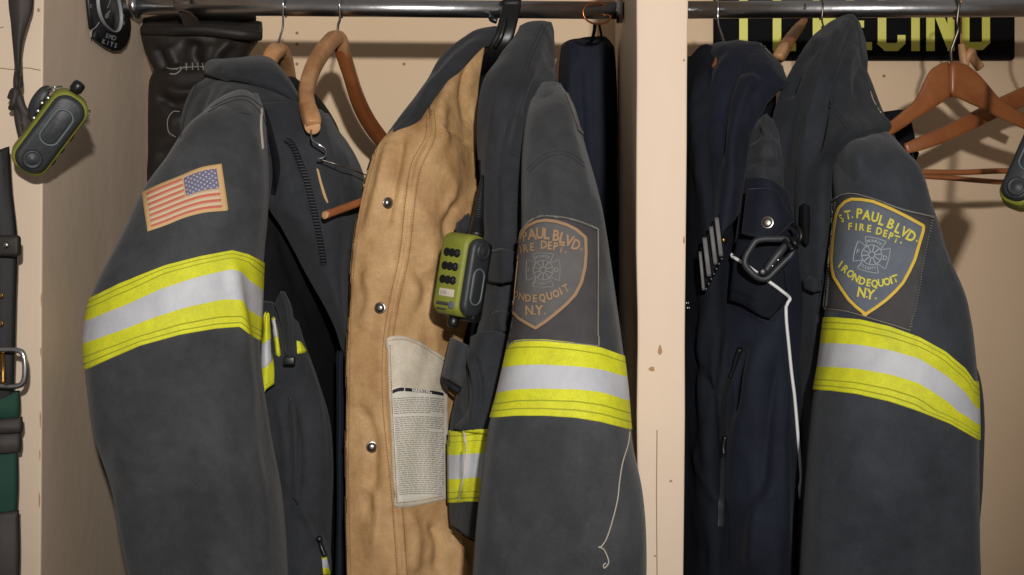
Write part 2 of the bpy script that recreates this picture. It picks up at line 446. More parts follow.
M['paper'] = mat('printed_label', (212, 206, 194), .7)
M['ink'] = mat('label_ink', (160, 152, 141), .8)
M['inkblack'] = mat('label_black', (26, 26, 30), .7)
M['gold'] = mat('gold_embroidery', (222, 186, 70), .7, bump=.0006, bscale=900)
M['lettergold'] = mat('yellow_embroidery', (214, 204, 82), .7, bump=.0006, bscale=900)
M['oldgold'] = mat('faded_gold_embroidery', (156, 124, 92), .8, bump=.0006, bscale=900)
M['patchgrey'] = mat('patch_grey_cloth', (92, 99, 110), .8, col2=(102, 108, 118), nscale=60, bump=.0003, bscale=600)
M['patchold'] = mat('faded_patch_cloth', (88, 86, 86), .85, col2=(98, 95, 94), nscale=60, bump=.0003, bscale=600)
M['patchback'] = mat('patch_backing', (58, 56, 58), .8, col2=(68, 66, 67), nscale=40, bump=.0004, bscale=300)
M['emb'] = mat('emblem_thread', (152, 158, 164), .8)
M['embold'] = mat('faded_emblem_thread', (120, 118, 116), .8)
M['whitethread'] = mat('loose_thread', (176, 168, 156), .8)
M['piping'] = mat('reflective_piping', (226, 226, 226), .5)
M['flagred'] = mat('flag_red', (200, 106, 94), .8, col2=(190, 98, 86), nscale=80, bump=.0004, bscale=700)
M['flagwhite'] = mat('flag_white', (206, 188, 166), .8, bump=.0004, bscale=700)
M['flagblue'] = mat('flag_blue', (108, 110, 142), .8, bump=.0004, bscale=700)
M['flagborder'] = mat('flag_border', (206, 168, 116), .8, bump=.0004, bscale=700)
M['beltleather'] = mat('belt_leather', (30, 28, 30), .6, bump=.0004, bscale=120, spec=.3)
M['signblack'] = mat('sign_black', (13, 12, 14), .8, spec=.15)
M['signyellow'] = mat('sign_yellow', (226, 222, 84), .5, col2=(234, 230, 130), nscale=14)
M['green'] = mat('green_webbing', (18, 62, 48), .8, bump=.0006, bscale=150)
M['slate'] = mat('ribbed_bar', (104, 102, 104), .6, bump=.0003, bscale=500)
M['dkgold'] = mat('zip_dark', (34, 35, 39), .65)
M['badge'] = mat('badge_black', (24, 24, 28), .4)
M['badgegrey'] = mat('badge_grey', (150, 150, 152), .5)

# ------------------------------------------------------------------ the locker
def struct(name, buf_or, mats, smooth=False):
    o = buf_or.build(name, mats, smooth=smooth); o['kind'] = 'structure'; return o
BACK = .60
def hexa(buf, pts, m=0):  # eight points, bottom four then top four
    f = [(0, 1, 2, 3), (7, 6, 5, 4), (0, 4, 5, 1), (1, 5, 6, 2), (2, 6, 7, 3), (3, 7, 4, 0)]
    buf.add(pts, f, m)
ZT, ZB = 1.5 + .52, 0.0
def partition(name, xl_t, xr_t, xl_b, xr_b):
    b = Buf()
    n = 60; V = []
    zs = np.linspace(ZB, ZT, n)
    for i, z in enumerate(zs):
        t = (z - ZB) / (ZT - ZB)
        xl = xl_b + (xl_t - xl_b) * t; xr = xr_b + (xr_t - xr_b) * t
        j = [vnoise(np.array([[z * 11, k * 3.3, 1.0]]))[0] * .0009 for k in range(4)]
        r = .0018
        sec = [(xl, BACK), (xl, r), (xl + r * .3, r * .3), (xl + r, 0), (xr - r, 0), (xr - r * .3, r * .3), (xr, r), (xr, BACK)]
        for k, (x, y) in enumerate(sec):
            V.append((x + (j[0] if 0 < k < 4 else j[1] if 3 < k < 7 else 0), y, z))
    f = [tuple(q) for q in gridfaces(n, 8, True)]
    f += [tuple(range(8)), tuple(range((n - 1) * 8, n * 8))]
    b.add(V, f, 0)
    return struct(name, b, [M['trimpaint']], smooth=False)
def xz(px): return (px - XV) * D / F
zt = (ZT - ZC) / (D / F)
def edgeline(x_top, x_bot):   # pixels at y=0 and y=575 -> x at ZT and ZB
    a = xz(x_top); b = xz(x_bot); z0 = ZC + YV * D / F; z1 = ZC - YV * D / F
    s = (a - b) / (z0 - z1)
    return a + (ZT - z0) * s, b + (ZB - z1) * s * .2
a, b_ = edgeline(-5, -9); c, d = edgeline(42.5, 37.5)
partition('wall_left', a, c, b_, d)
a2, b2 = edgeline(637, 637); c2, d2 = edgeline(686.5, 678)
partition('wall_middle', a2, c2, b2, d2)
wl = Buf(); box(wl, (.745, 0, ZB), (.80, BACK, ZT)); struct('wall_right', wl, [M['trimpaint']])
wl = Buf(); box(wl, (-1.15, 0, ZB), (-1.10, BACK, ZT)); struct('wall_end', wl, [M['trimpaint']])
wb = Buf(); box(wb, (-1.15, BACK, ZB), (.80, BACK + .03, ZT)); struct('wall_back', wb, [M['wall']])
fl = Buf(); box(fl, (-1.6, -1.9, -.05), (1.5, BACK + .03, 0)); struct('floor', fl, [M['floor']])
# paint chips and a crack on the trims, thin raised flakes of bare wood
tc = Buf()
for (x, y, rx, ry) in [(652, 369, 3, 2.4), (660, 350, 2, 5), (655, 556, 1.3, 1.0), (671, 481, 1.6, 1.2), (38.5, 10, 1.5, 2), (684, 60, .9, 1.5), (41.3, 300, .6, 7), (40.3, 420, .6, 9), (39.3, 500, .7, 8), (40.8, 352, .6, 5), (39.8, 455, .5, 6), (684, 240, .9, 4)]:
    V = [P(x + rx * math.cos(t) * (1 + .25 * math.sin(3 * t + x)), y + ry * math.sin(t), -.0006) for t in np.linspace(0, 2 * PI, 14, endpoint=False)]
    tc.add(V, [tuple(range(14))])
struct('trim_1', tc, [M['chip']])
tc = Buf()
for pts in ([(0, 68), (12, 69.5), (26, 68), (41, 70.5)], [(657, 575), (656.5, 500), (657, 430)], [(0, 28), (4, 27)]):
    tubepts(tc, px3(*[(x, y, .0006) for x, y in pts]), .0009, 6)
struct('trim_2', tc, [M['crack']])
# batten on the back wall under the rail in the middle bay? (only shadow there) screws
for k, (x, y) in enumerate([(297, 33), (297, 44), (297, 64), (404, 64), (884, 76)]):
    b = Buf(); disc(b, P(x, y, BACK), (0, -1, 0), .0022, .001, seg=12)
    o = b.build('wall_screw', [M['crack']], at=P(x, y, BACK))
    tag(o, 'small screw head in the tan back wall behind the clothes', 'screw', 'screw heads in the back wall')

# ------------------------------------------------------------------ rails
RY = .30
def rail(xa, ya, xb, yb, label, rings, Yr=RY):
    A = np.array(P(xa, ya, Yr)); B = np.array(P(xb, yb, Yr))
    t = thing('clothes_rail', label, 'rail', tuple((A + B) / 2))
    b = Buf(); tubepts(b, [A, (A + B) / 2, B], .0108, 28, smooth=False); b.build('tube', [M['chrome']], t)
    for s, (x, y) in rings:
        c = np.array(P(x, y, Yr)); b = Buf()
        tubepts(b, [c - [.004, 0, 0], c - [.0039, 0, 0], c + [.0039, 0, 0], c + [.004, 0, 0]], [.0105, .0155, .0155, .0105], 28, smooth=False)
        b.build('end_flange', [M['chrome']], t)
    return t
xL = c + .001; xR = a2 - .001
pl = lambda x, Y: x * F / (D + Y) + XV
rail(pl(xL, RY), 6, pl(xR, RY), 10.5, 'chrome clothes rail across the middle locker bay', [(0, (pl(xL, RY) + 4, 6)), (1, (pl(xR, RY) - 4, 10.5))])
rail(pl(c2 + .001, RY), 10, pl(.744, RY), 7.5, 'dull chrome clothes rail across the right locker bay', [(0, (pl(c2, RY) + 5, 10)), (1, (pl(.744, RY) - 6, 7.5))])

# ------------------------------------------------------------------ name plate on the back wall
t = thing('name_plate', 'long black name plate with yellow capital letters on the right bay back wall', 'sign', P(862, 38, BACK))
b = Buf()
yb_ = BACK - .0005
lo = P(713, 61, BACK); hi = P(1012, -16, BACK)
box(b, (lo[0], BACK - .016, lo[2]), (hi[0], BACK - .0005, hi[2]), bev=.004); b.build('board', [M['signblack']], t)
b = Buf(); YS = BACK - .0175
_ns = [0]
def stroke(pts, w=8.5):
    _ns[0] += 1; e_ = .00006 * _ns[0]
    for (x0, y0), (x1, y1) in zip(pts[:-1], pts[1:]):
        dx, dy = x1 - x0, y1 - y0; l = math.hypot(dx, dy) or 1; ux, uy = dx / l, dy / l; nx, ny = -uy * w / 2, ux * w / 2
        x0_, y0_, x1_, y1_ = x0 - ux * 0, y0, x1, y1
        q = [(x0 + nx, y0 + ny), (x1 + nx, y1 + ny), (x1 - nx, y1 - ny), (x0 - nx, y0 - ny)]
        hexa(b, [P(*p, YS - e_) for p in q] + [P(*p, YS + .0015) for p in q])
TOPY = -6
stroke([(743.5, TOPY), (743.5, 51)]); stroke([(743.5, 47), (762, 47)], 8)
stroke([(777, TOPY), (777, 51)]); stroke([(777, 47), (796, 47)], 8)
stroke([(817, TOPY), (817, 51)]); stroke([(813, 22), (836, 22)], 8); stroke([(813, 47), (838, 47)], 8); stroke([(813, TOPY), (838, TOPY)], 8)
stroke([(850, TOPY), (850, 51)]); stroke([(846, 24), (864, 24)], 7); stroke([(846, 46), (872, 46)], 8); stroke([(846, TOPY), (872, TOPY)], 8)
stroke([(882, TOPY), (882, 44)]); stroke([(879, 41), (887, 48)], 7); stroke([(884, 47), (898, 47)], 8); stroke([(896, 48), (903, 41)], 7); stroke([(901.5, 44), (901.5, 35)], 8); stroke([(880, TOPY), (902, TOPY)], 8)
stroke([(915.5, TOPY), (915.5, 51)])
stroke([(930.5, TOPY), (930.5, 51)]); stroke([(931, TOPY), (951, 46)], 9); stroke([(951, TOPY), (951, 51)], 7)
stroke([(965.5, TOPY), (965.5, 44)], 8); stroke([(986, TOPY), (986, 43)], 8); stroke([(963, 41), (970, 48)], 7); stroke([(968, 46), (983, 46)], 8); stroke([(981, 47), (988, 40)], 7); stroke([(968, TOPY), (986, TOPY)], 8)
b.build('lettering', [M['signyellow']], t, smooth=False)['label'] = 'yellow block capitals'

# ------------------------------------------------------------------ helpers for clothes
def stitch(name, lines, targets, parent, m, w=.7, off=.0005, dash=None, label=None):
    for l in lines:
        b = Buf(); ribbon(b, l, w, targets, off, 0, dash=dash)
        o = b.build(name, [m], parent)
        if label: o['label'] = label
    return o
def snap(name, spots, targets, parent, r=.0062, m='steel', h=.003):
    for x, y in spots:
        hh = cast(x, y, targets)
        if not hh: continue
        b = Buf(); disc(b, hh[0], hh[1], r, h)
        disc(b, hh[0], hh[1], r * 1.25, h * .3, dome=.1)
        b.build(name, [M[m]], parent)
def hook(parent, pts, r=.0013, m='wire', name='hook'):
    b = Buf(); tubepts(b, px3(*pts), r, 10, n=8); return b.build(name, [M[m]], parent)
def railhook(x, Y=RY, yr=8, side=1):
    """points of a wire hooked over the rail at pixel x: starts at the rear tip, over the top, down the front"""
    c = np.array(P(x, yr, Y)); out = []
    for a in np.linspace(-.35 * PI, PI, 9):   # over the rail in the y-z plane
        out.append(tuple(c + np.array([0, math.cos(a) * .0125, math.sin(a) * .0125])))
    return out
def wire(parent, pts, r=.0013, m='wire', name='hook', n=6):
    b = Buf(); tubepts(b, pts, r, 10, n=n); return b.build(name, [M[m]], parent)

# ================================================================== JACKET 1 (left)
j1 = thing('turnout_jacket', 'charcoal turnout jacket with flag patch on sleeve, hanging in left bay', 'jacket', P(265, 60, RY), 'turnout jackets')
body1 = Loft('body', [(254, 80, 296, 78, .33, .02), (254, 100, 318, 98, .345, .13), (256, 140, 336, 140, .355, .165), (256, 225, 343, 225, .36, .18), (240, 262, 344, 262, .36, .19),
                      (190, 330, 345, 330, .36, .195), (186, 450, 345, 450, .36, .195), (184, 575, 345, 575, .36, .195), (184, 740, 345, 740, .36, .19)],
             M['liner'], j1, amp=.004, fold=(16, 16, 5), seed=3, step=5, nv=110,
             creases=[([(250, 180), (262, 260), (290, 330)], 9, 5), ([(270, 200), (300, 280), (330, 350)], 8, -6)])
body1.o['label'] = 'dark inside of the body, deep shade in its colour'  # liner colour includes the deep shade beneath the open flap
sl1 = Loft('sleeve', [(216, 103, 258, 94, 0.165, 0.02), (190, 128, 264, 113, 0.125, 0.05), (169, 160, 266, 150, 0.1, 0.06), (148, 188, 267, 186, 0.08, 0.065), (126, 233, 265, 225, 0.06, 0.07), (99, 286, 262, 262, 0.05, 0.074), (89, 327, 260, 315, 0.045, 0.075), (90, 369, 259, 360, 0.04, 0.075), (99, 441, 268, 430, 0.04, 0.07), (116, 502, 281, 500, 0.05, 0.066), (132, 575, 287, 575, 0.06, 0.06), (155, 660, 289, 660, 0.075, 0.05), (173, 760, 281, 760, 0.085, 0.042)],
           M['shell'], j1, amp=.0022, seed=1, fold=(14, 14, 6),
           creases=[([(150, 395), (115, 420), (104, 470), (135, 525)], 10, -3.2), ([(185, 240), (205, 330), (185, 400)], 30, -1.6),
                    ([(245, 120), (262, 180), (258, 250)], 9, 3), ([(232, 250), (238, 300), (246, 340), (256, 420)], 7, 4.5),
                    ([(250, 262), (254, 310), (262, 400), (276, 500)], 8, -4), ([(180, 350), (210, 420), (215, 520)], 18, 2.2), ([(130, 330), (160, 360), (230, 345)], 12, 2.2),
                    ([(216, 400), (170, 470), (160, 560)], 20, -2), ([(250, 430), (262, 500), (268, 575)], 7, 3), ([(190, 170), (225, 140), (250, 118)], 12, 2)])
# yoke and shoulder
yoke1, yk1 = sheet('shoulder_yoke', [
    [(206, 74, .28), (224, 76, .24), (250, 80, .215), (275, 88, .205), (300, 100, .22)],
    [(192, 90, .26), (214, 92, .19), (240, 95, .165), (268, 99, .165), (304, 107, .2)],
    [(184, 112, .25), (200, 113, .17), (226, 113, .135), (258, 118, .145), (312, 124, .195)],
    [(178, 140, .25), (188, 136, .19), (215, 134, .13), (255, 135, .13), (318, 140, .2)],
    [(174, 165, .26), (186, 160, .21), (212, 158, .15), (252, 160, .14), (322, 165, .21)]], M['shell_d'], j1, th=.005, amp=.0016, seed=5,
    creases=[([(200, 78), (190, 100), (180, 130)], 4, 2), ([(212, 84), (200, 108), (190, 135)], 3, -2.5), ([(232, 86), (222, 100), (208, 120)], 4, 2)])
cap1, cp1 = sheet('shoulder_seam_cap', [
    [(212, 100, .19), (226, 92, .17), (244, 88, .155), (262, 98, .16)],
    [(202, 112, .14), (220, 104, .115), (244, 100, .105), (264, 112, .13)],
    [(194, 124, .11), (218, 116, .083), (245, 112, .078), (266, 126, .11)]], M['shell'], j1, th=.004, amp=.001, seed=6)
stitch('stitching', [[(208, 112), (226, 103), (245, 100), (260, 112), (268, 130)], [(211, 108), (228, 99), (246, 96.5), (262, 107)], [(196, 84), (188, 108), (180, 138)]], [cp1, yk1, sl1.surf], j1, M['seam'])
col1, cl1 = sheet('collar', [
    [(206, 63, .32), (213, 58, .30), (238, 56, .29), (266, 54, .285), (283, 68, .275), (301, 98, .26)],
    [(203, 68, .28), (214, 63, .25), (238, 61, .235), (268, 60, .23), (286, 74, .225), (303, 101, .225)],
    [(202, 74, .265), (216, 70, .215), (240, 69, .20), (270, 72, .195), (288, 85, .195), (304, 105, .205)],
    [(205, 77, .27), (219, 80, .215), (246, 82, .19), (272, 89, .185), (290, 97, .19), (305, 110, .2)]], M['shell_d'], j1, th=.008, amp=.0012, seed=8,
    creases=[([(222, 66), (218, 74), (226, 80)], 2.5, -2.5), ([(276, 78), (262, 76), (250, 74)], 2, -1.5)])
stitch('stitching', [[(207, 75), (220, 77), (246, 79), (272, 86), (290, 94), (303, 107)], [(268, 78), (276, 74), (282, 77)]], [cl1], j1, M['seam'])
# chest panel folded open to the right
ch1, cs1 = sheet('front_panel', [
    [(248, 104, .15), (276, 101, .14), (306, 102, .15), (318, 108, .165), (328, 112, .22)],
    [(256, 140, .135), (285, 138, .125), (315, 138, .13), (335, 138, .15), (350, 146, .22)],
    [(260, 175, .13), (290, 178, .115), (322, 180, .125), (348, 180, .145), (369, 187, .21)],
    [(266, 205, .135), (292, 208, .12), (320, 210, .125), (345, 215, .145), (366, 220, .205)],
    [(280, 228, .145), (302, 232, .13), (322, 236, .13), (341, 240, .145), (357, 246, .19)],
    [(296, 256, .155), (312, 260, .145), (326, 264, .14), (340, 268, .15), (352, 276, .185)],
    [(316, 290, .165), (326, 293, .155), (335, 297, .15), (342, 300, .155), (350, 308, .18)],
    [(334, 326, .175), (338, 330, .17), (342, 333, .165), (346, 336, .165), (349, 342, .18)],
    [(343, 352, .185), (344.5, 354, .18), (346, 356, .18), (347.5, 358, .18), (349, 362, .185)]], M['shell_d'], j1, th=.006, amp=.0018, seed=9,
    creases=[([(262, 130), (268, 170), (275, 205)], 5, -4), ([(300, 120), (320, 170), (340, 240)], 9, 2), ([(330, 120), (345, 170), (350, 220)], 7, -3),
             ([(283, 140), (292, 160), (300, 190), (312, 230)], 4, -2.5), ([(345, 150), (352, 190)], 4, 2)])
stitch('stitching', [[(263, 109), (285, 114), (305, 116)], [(262, 112), (285, 117), (306, 119)], [(327, 165), (335, 200), (338, 250), (340, 290)]], [cs1], j1, M['seam'])
# slit with pale lining edge
o, _ = patch('pocket_edge', [(261, 107), (260, 125), (262, 150)], [(262.6, 108), (261.6, 126), (263.5, 150)], [cs1, sl1.surf, cp1, yk1], [M['whitethread']], j1, off=.0018, nv=4)
o['label'] = 'frayed pale slit edge'
o, _ = patch('slit', [(263.5, 108), (266, 130), (272, 170), (270, 196)], [(266, 108), (273, 130), (281, 165), (276, 196)], [cs1, sl1.surf], [M['liner']], j1, off=.001, nv=6)
# coarse zip: tape plus individual teeth
zl = [(286, 140), (293, 146), (301, 165), (308, 185), (315, 215), (321, 245), (324, 264)]
b = Buf(); ribbon(b, zl, 6, [cs1], .001, 0)
zt_ = b.build('zip_tape', [M['liner']], j1)
b = Buf(); zz = cr(np.array(zl, float), n=30); l = np.concatenate([[0], np.cumsum(np.sqrt((np.diff(zz, axis=0) ** 2).sum(-1)))])
for i, t_ in enumerate(np.arange(1, l[-1], 3.1)):
    x = np.interp(t_, l, zz[:, 0]); y = np.interp(t_, l, zz[:, 1]); h = cast(x, y, [cs1])
    if h:
        R = Matrix.Translation(h[0] + h[1] * .001) @ h[1].to_track_quat('Z', 'Y').to_matrix().to_4x4()
        box(b, (-.0032, -.0009, 0), (.0032, .0009, .0022), 0, R, .0004)
b.build('zip_teeth', [M['dkgold']], j1)
o, _ = patch('frayed_slit', [(316, 168), (319, 182), (323, 196), (327, 204)], [(318.5, 168), (322, 181), (326, 194), (329, 203)], [cs1], [M['tan_edge']], j1, off=.001, nv=4)
# lower front, storm flap edge
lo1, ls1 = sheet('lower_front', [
    [(256, 300, .15), (272, 302, .135), (286, 310, .13), (298, 322, .15)],
    [(258, 330, .14), (275, 332, .125), (292, 336, .125), (306, 346, .15)],
    [(258, 365, .13), (282, 366, .12), (302, 370, .125), (320, 380, .15)],
    [(262, 410, .13), (288, 410, .12), (314, 412, .125), (332, 424, .155)],
    [(268, 460, .125), (292, 460, .115), (318, 462, .125), (335, 470, .155)],
    [(276, 515, .12), (298, 515, .115), (320, 517, .125), (334, 522, .155)],
    [(284, 575, .12), (302, 575, .115), (320, 575, .125), (333, 575, .155)],
    [(284, 750, .12), (302, 750, .115), (320, 750, .125), (333, 750, .155)]], M['shell_d'], j1, th=.006, amp=.002, seed=12,
    creases=[([(290, 400), (300, 450), (298, 500)], 4, -4), ([(278, 395), (286, 440), (288, 500)], 5, 3), ([(300, 505), (318, 540), (330, 575)], 5, 3.5), ([(300, 345), (318, 400), (326, 480)], 3, 1.5)])
stitch('stitching', [[(303, 350), (312, 400), (320, 440), (322, 500), (326, 540)], [(296, 494), (290, 500), (284, 500)]], [ls1], j1, M['seam'])
fl1, fs1 = sheet('side_flap', [
    [(286, 398, .115), (291, 400, .105), (297, 404, .108)], [(288, 440, .112), (294, 440, .102), (300, 442, .106)],
    [(290, 480, .11), (295, 482, .10), (300, 486, .105)], [(291, 498, .11), (295, 502, .105), (299, 506, .108)]], M['shell_d'], j1, th=.005, amp=.0006)
gap1, gs1 = sheet('lining_edge', [
    [(334, 350, .19), (340, 350, .18), (347, 350, .2)], [(333, 420, .19), (340, 420, .18), (347, 420, .2)],
    [(334, 500, .19), (340, 500, .18), (346, 500, .2)], [(333, 575, .19), (340, 575, .18), (346, 575, .2)], [(333, 740, .19), (340, 740, .18), (346, 740, .2)]], M['navyliner'], j1, th=.005, amp=.001)
# sleeve tape and folded body tape
bd1, bs1 = sl1.band('reflective_band', [(88, 299), (120, 283), (165, 265), (200, 256), (232, 250), (248, 254), (263, 262)],
                    [(86, 370), (110, 359), (140, 346), (180, 335), (215, 329), (240, 327), (250, 335), (262, 342)], TAPE, [M['yellow'], M['silver'], M['ythread']], j1)
bt, bts = sheet('body_tape', [
    [(262, 315, .118), (266, 312, .104), (270, 311, .112)], [(261, 335, .112), (266, 334, .1), (272, 333, .11)],
    [(258, 350, .108), (266, 350, .096), (273, 348, .108)], [(258, 372, .104), (266, 370, .094), (276, 366, .106)],
    [(258, 392, .104), (264, 392, .094), (276, 384, .104)]], M['yellow'], j1, th=.005)
bt['label'] = 'lime and silver tape folded edge on'
patch('tape_stripe', [(259.5, 343), (266, 341), (271.5, 336)], [(258.5, 370), (266, 368), (273.5, 360)], [bts], [M['silver']], bt, off=.0008, nv=12)
stitch('stitching', [[(259, 386), (266, 385), (275, 378)], [(259, 389), (266, 388), (275, 381)]], [bts], bt, M['ythread'], w=.6)
bt2, bts2 = sheet('body_tape', [
    [(269, 317, .13), (273, 317, .118), (277, 320, .125)], [(271, 335, .128), (276, 335, .116), (280, 338, .122)], [(274, 357, .126), (278, 357, .115), (283, 356, .122)]], M['yellow'], j1, th=.004)
patch('tape_stripe', [(270, 318), (276, 318.5)], [(272.5, 339), (279, 339)], [bts2], [M['silver']], bt2, off=.0008, nv=8)
st1, ss1 = sheet('radio_strap', [
    [(273, 305, .115), (279, 292, .10), (286, 290, .11)], [(276, 315, .112), (285, 305, .095), (294, 308, .11)],
    [(280, 330, .112), (288, 330, .092), (297, 330, .108)], [(283, 350, .11), (289, 350, .092), (295, 348, .106)], [(284, 357, .11), (289, 359, .095), (294, 356, .106)]], M['shell_d'], j1, th=.005, amp=.001,
    creases=[([(281, 300), (284, 325), (286, 350)], 2.2, -3)])
b = Buf(); box(b, (0, 0, 0), (.0125, .007, .009), bev=.0015, M=Matrix.Translation(Vector(P(283, 365, .095)))); b.build('strap_end', [M['blackplastic']], j1)
patch('tape_corner', [(296.5, 340), (297.5, 341)], [(297, 354), (307, 353)], [ls1, body1.surf], [M['yellow']], j1, off=.0035, nv=8, rows=TAPE[:3])
# zip pull and tape scrap at the lower edge
b = Buf(); tubepts(b, px3((319, 538, .118), (321, 546, .112), (325, 556, .112)), [.0028, .0022, .003], 10); disc(b, P(319.5, 539, .112), (0, -1, 0), .0035, .003); b.build('zip_pull', [M['blackplastic']], j1)
patch('tape_scrap', [(321, 551), (325, 551)], [(323, 575), (331, 575)], [ls1, gs1], [M['yellow'], M['silver'], M['ythread']], j1, off=.002, rows=TAPE, nv=20)
# flag patch
tp = [(141, 192), (158, 184), (178, 176), (200, 167), (222, 163)]
bp = [(147, 232), (165, 226), (185, 218), (205, 213), (229, 211)]
fp, fps = patch('flag_patch', tp, bp, [sl1.surf], [M['flagborder']], j1, off=.0016, nv=24)
def flagxy(u, v):
    A = np.array(resamp(tp, 101)); B = np.array(resamp(bp, 101)); i = min(max(u, 0), 1) * 100
    a = [np.interp(i, range(101), A[:, k]) for k in (0, 1)]; b_ = [np.interp(i, range(101), B[:, k]) for k in (0, 1)]
    return (a[0] * (1 - v) + b_[0] * v, a[1] * (1 - v) + b_[1] * v)
u0, u1, v0, v1 = .05, .935, .075, .925
for k in range(13):
    a_ = v0 + (v1 - v0) * k / 13; e_ = v0 + (v1 - v0) * (k + 1) / 13
    ue = u1 if k >= 7 else .52
    if k % 2 == 0 or True:
        patch('stripe', [flagxy(u, a_) for u in np.linspace(u0, ue, 9)], [flagxy(u, e_) for u in np.linspace(u0, ue, 9)], [fps], [M['flagred'] if k % 2 == 0 else M['flagwhite']], fp, off=.0007 + .0002 * (k % 2 == 0), nv=4)
cn, cns = patch('canton', [flagxy(u, .08) for u in np.linspace(.52, u1, 6)], [flagxy(u, .53) for u in np.linspace(.52, u1, 6)], [fps], [M['flagblue']], fp, off=.001, nv=12)
b = Buf()
for r_ in range(9):
    for c_ in range(6 if r_ % 2 == 0 else 5):
        u = .52 + (u1 - .52) * ((c_ + .5 + (.5 if r_ % 2 else 0)) / 6); v = .08 + .45 * (r_ + .5) / 9
        x, y = flagxy(u, v); pts = []
        for q in range(10):
            rr = 1.25 if q % 2 == 0 else .58; an = PI * q / 5 - PI / 2
            pts.append((x + rr * math.cos(an), y + rr * math.sin(an)))
        b.add(drape(pts, [fps], .0016), [tuple(range(10))])
b.build('stars', [M['flagwhite']], fp)
# H1: hanger inside jacket 1
hg = thing('clothes_hanger', 'wooden hanger inside the left turnout jacket, only its curved top showing', 'hanger', P(280, 50, RY), 'wooden hangers')
wire(hg, railhook(285, RY, 7) + px3((283, 25, RY - .006), (281, 34, RY - .004), (277, 47, RY), (277, 52, RY)), .0013)
b = Buf(); tubepts(b, px3((262, 92, .27), (267, 68, .28), (272, 55, .29), (279, 50, .31), (284, 58, .34), (288, 76, .38), (292, 100, .42)), [.007, .0085, .010, .010, .010, .0095, .008], 16, flat=(1, .9, (0, 0, 1))); b.build('arms', [M['woodworn_lit']], hg)

# ================================================================== H2: empty hanger seen end on
hg = thing('clothes_hanger', 'empty curved wooden hanger between left and middle jackets, seen end on', 'hanger', P(340, 30, RY), 'wooden hangers')
wire(hg, railhook(341, RY, 7.5) + px3((340, 18, RY - .008), (338, 26, RY - .004), (338, 36, RY)), .0016)
b = Buf()
tubepts(b, px3((345, 66, .33), (342, 46, .31), (336, 38, .295), (326, 47, .26), (314, 66, .215), (307, 88, .17), (307, 105, .135), (312, 121, .11), (313, 127, .105)),
        [.007, .009, .0095, .0095, .0095, .0095, .0098, .0105, .0085], 18, flat=(.92, 1.0, (0, 0, 1)))
b.build('arm', [M['woodworn_lit']], hg)  # near arm paler from wear, and partly from light in the colour
b = Buf()
tubepts(b, px3((337, 36, .297), (342, 50, .315), (349, 72, .34), (358, 100, .38), (370, 124, .42), (388, 148, .47)), [.006, .0095, .0095, .010, .010, .010], 18, flat=(.85, 1.0, (0, 0, 1)))
b.build('arm', [M['wood']], hg)  # far arm darker, shadow partly put into its colour
b = Buf(); hh = P(312.5, 127, .0935)
disc(b, P(312.5, 126.5, .104), (0.05, -1, -.25), .0088, .0012, dome=.5); b.build('arm_tip', [M['woodpale']], hg)
wire(hg, px3((311, 130, .10), (312, 140, .092), (318, 144, .09), (325, 149, .092), (325, 156, .095), (319, 159, .095), (318, 158, .096)), .0011, 'wire', 'wire_loop')
wire(hg, px3((319, 159, .096), (345, 167, .105), (366, 175, .16), (385, 182, .23)), .0007, 'darkwire', 'wire_loop')
b = Buf(); tubepts(b, px3((325, 215, .098), (350, 206, .125), (378, 196, .17), (404, 190, .23)), .0045, 16); b.build('trouser_bar', [M['wood']], hg)
b = Buf(); disc(b, P(325.2, 215, .097), (-.5, -.86, .1), .0046, .001, dome=.3); b.build('bar_end', [M['woodpale']], hg)

# ================================================================== GLOVES
gv = thing('leather_gloves', 'black leather gauntlet gloves strapped to the rail behind the flag jacket', 'gloves', P(200, 12, RY))
gl = Loft('glove', [(143, 22, 262, 22, .37, .022), (141, 30, 262, 32, .36, .034), (142, 38, 258, 40, .36, .036), (146, 52, 250, 52, .36, .034), (152, 66, 244, 66, .36, .030), (154, 72, 244, 72, .36, .030),
                    (150, 84, 246, 84, .36, .034), (149, 110, 248, 110, .36, .038), (149, 150, 246, 150, .36, .036), (148, 180, 240, 180, .36, .034), (154, 215, 232, 215, .36, .030), (164, 240, 222, 240, .36, .02)],
          M['leather'], gv, amp=.0016, seed=21, fold=(20, 20, 16), nv=110,
          creases=[([(196, 40), (192, 55), (200, 68)], 7, -9), ([(168, 45), (176, 60), (180, 68)], 6, 5), ([(232, 38), (218, 52), (214, 64)], 6, 7), ([(155, 46), (162, 60), (166, 70)], 5, -5), ([(212, 42), (206, 56), (208, 68)], 4, 4), ([(150, 69), (190, 69), (245, 68)], 2.5, -2, 'g'),
                   ([(160, 84), (185, 94), (230, 82)], 6, 6), ([(156, 96), (176, 104), (196, 100)], 5, -5), ([(168, 130), (180, 118), (182, 150)], 5, 2), ([(155, 160), (175, 150), (180, 180)], 6, -3), ([(165, 105), (185, 112), (200, 108)], 5, -2.5)])
b = Buf(); tubepts(b, px3((143, 30, .335), (170, 30, .322), (205, 30, .318), (240, 34, .322), (261, 36, .335)), [.006, .0075, .0075, .0075, .006], 14); cuffroll = b.build('cuff_roll', [M['leather']], gv)
b = Buf(); tubepts(b, px3((142, 22, .365), (170, 19, .345), (205, 18, .34), (235, 18, .345), (254, 18, .365)), [.005, .007, .007, .007, .005], 14); b.build('cuff_roll', [M['leather']], gv)
stitch('stitching', [[(145, 37), (180, 36), (215, 35.5), (240, 38), (257, 42)]], [gl.surf], gv, M['brownleather'], w=.8, off=.0012, dash=(2.4, .9))
b = Buf()
ribbon(b, [(167, 68), (172, 69), (178, 69.5)], 1.4, [gl.surf], .0012); ribbon(b, [(170, 74), (176, 74), (181, 70), (180, 65.5)], 1.2, [gl.surf], .0012)
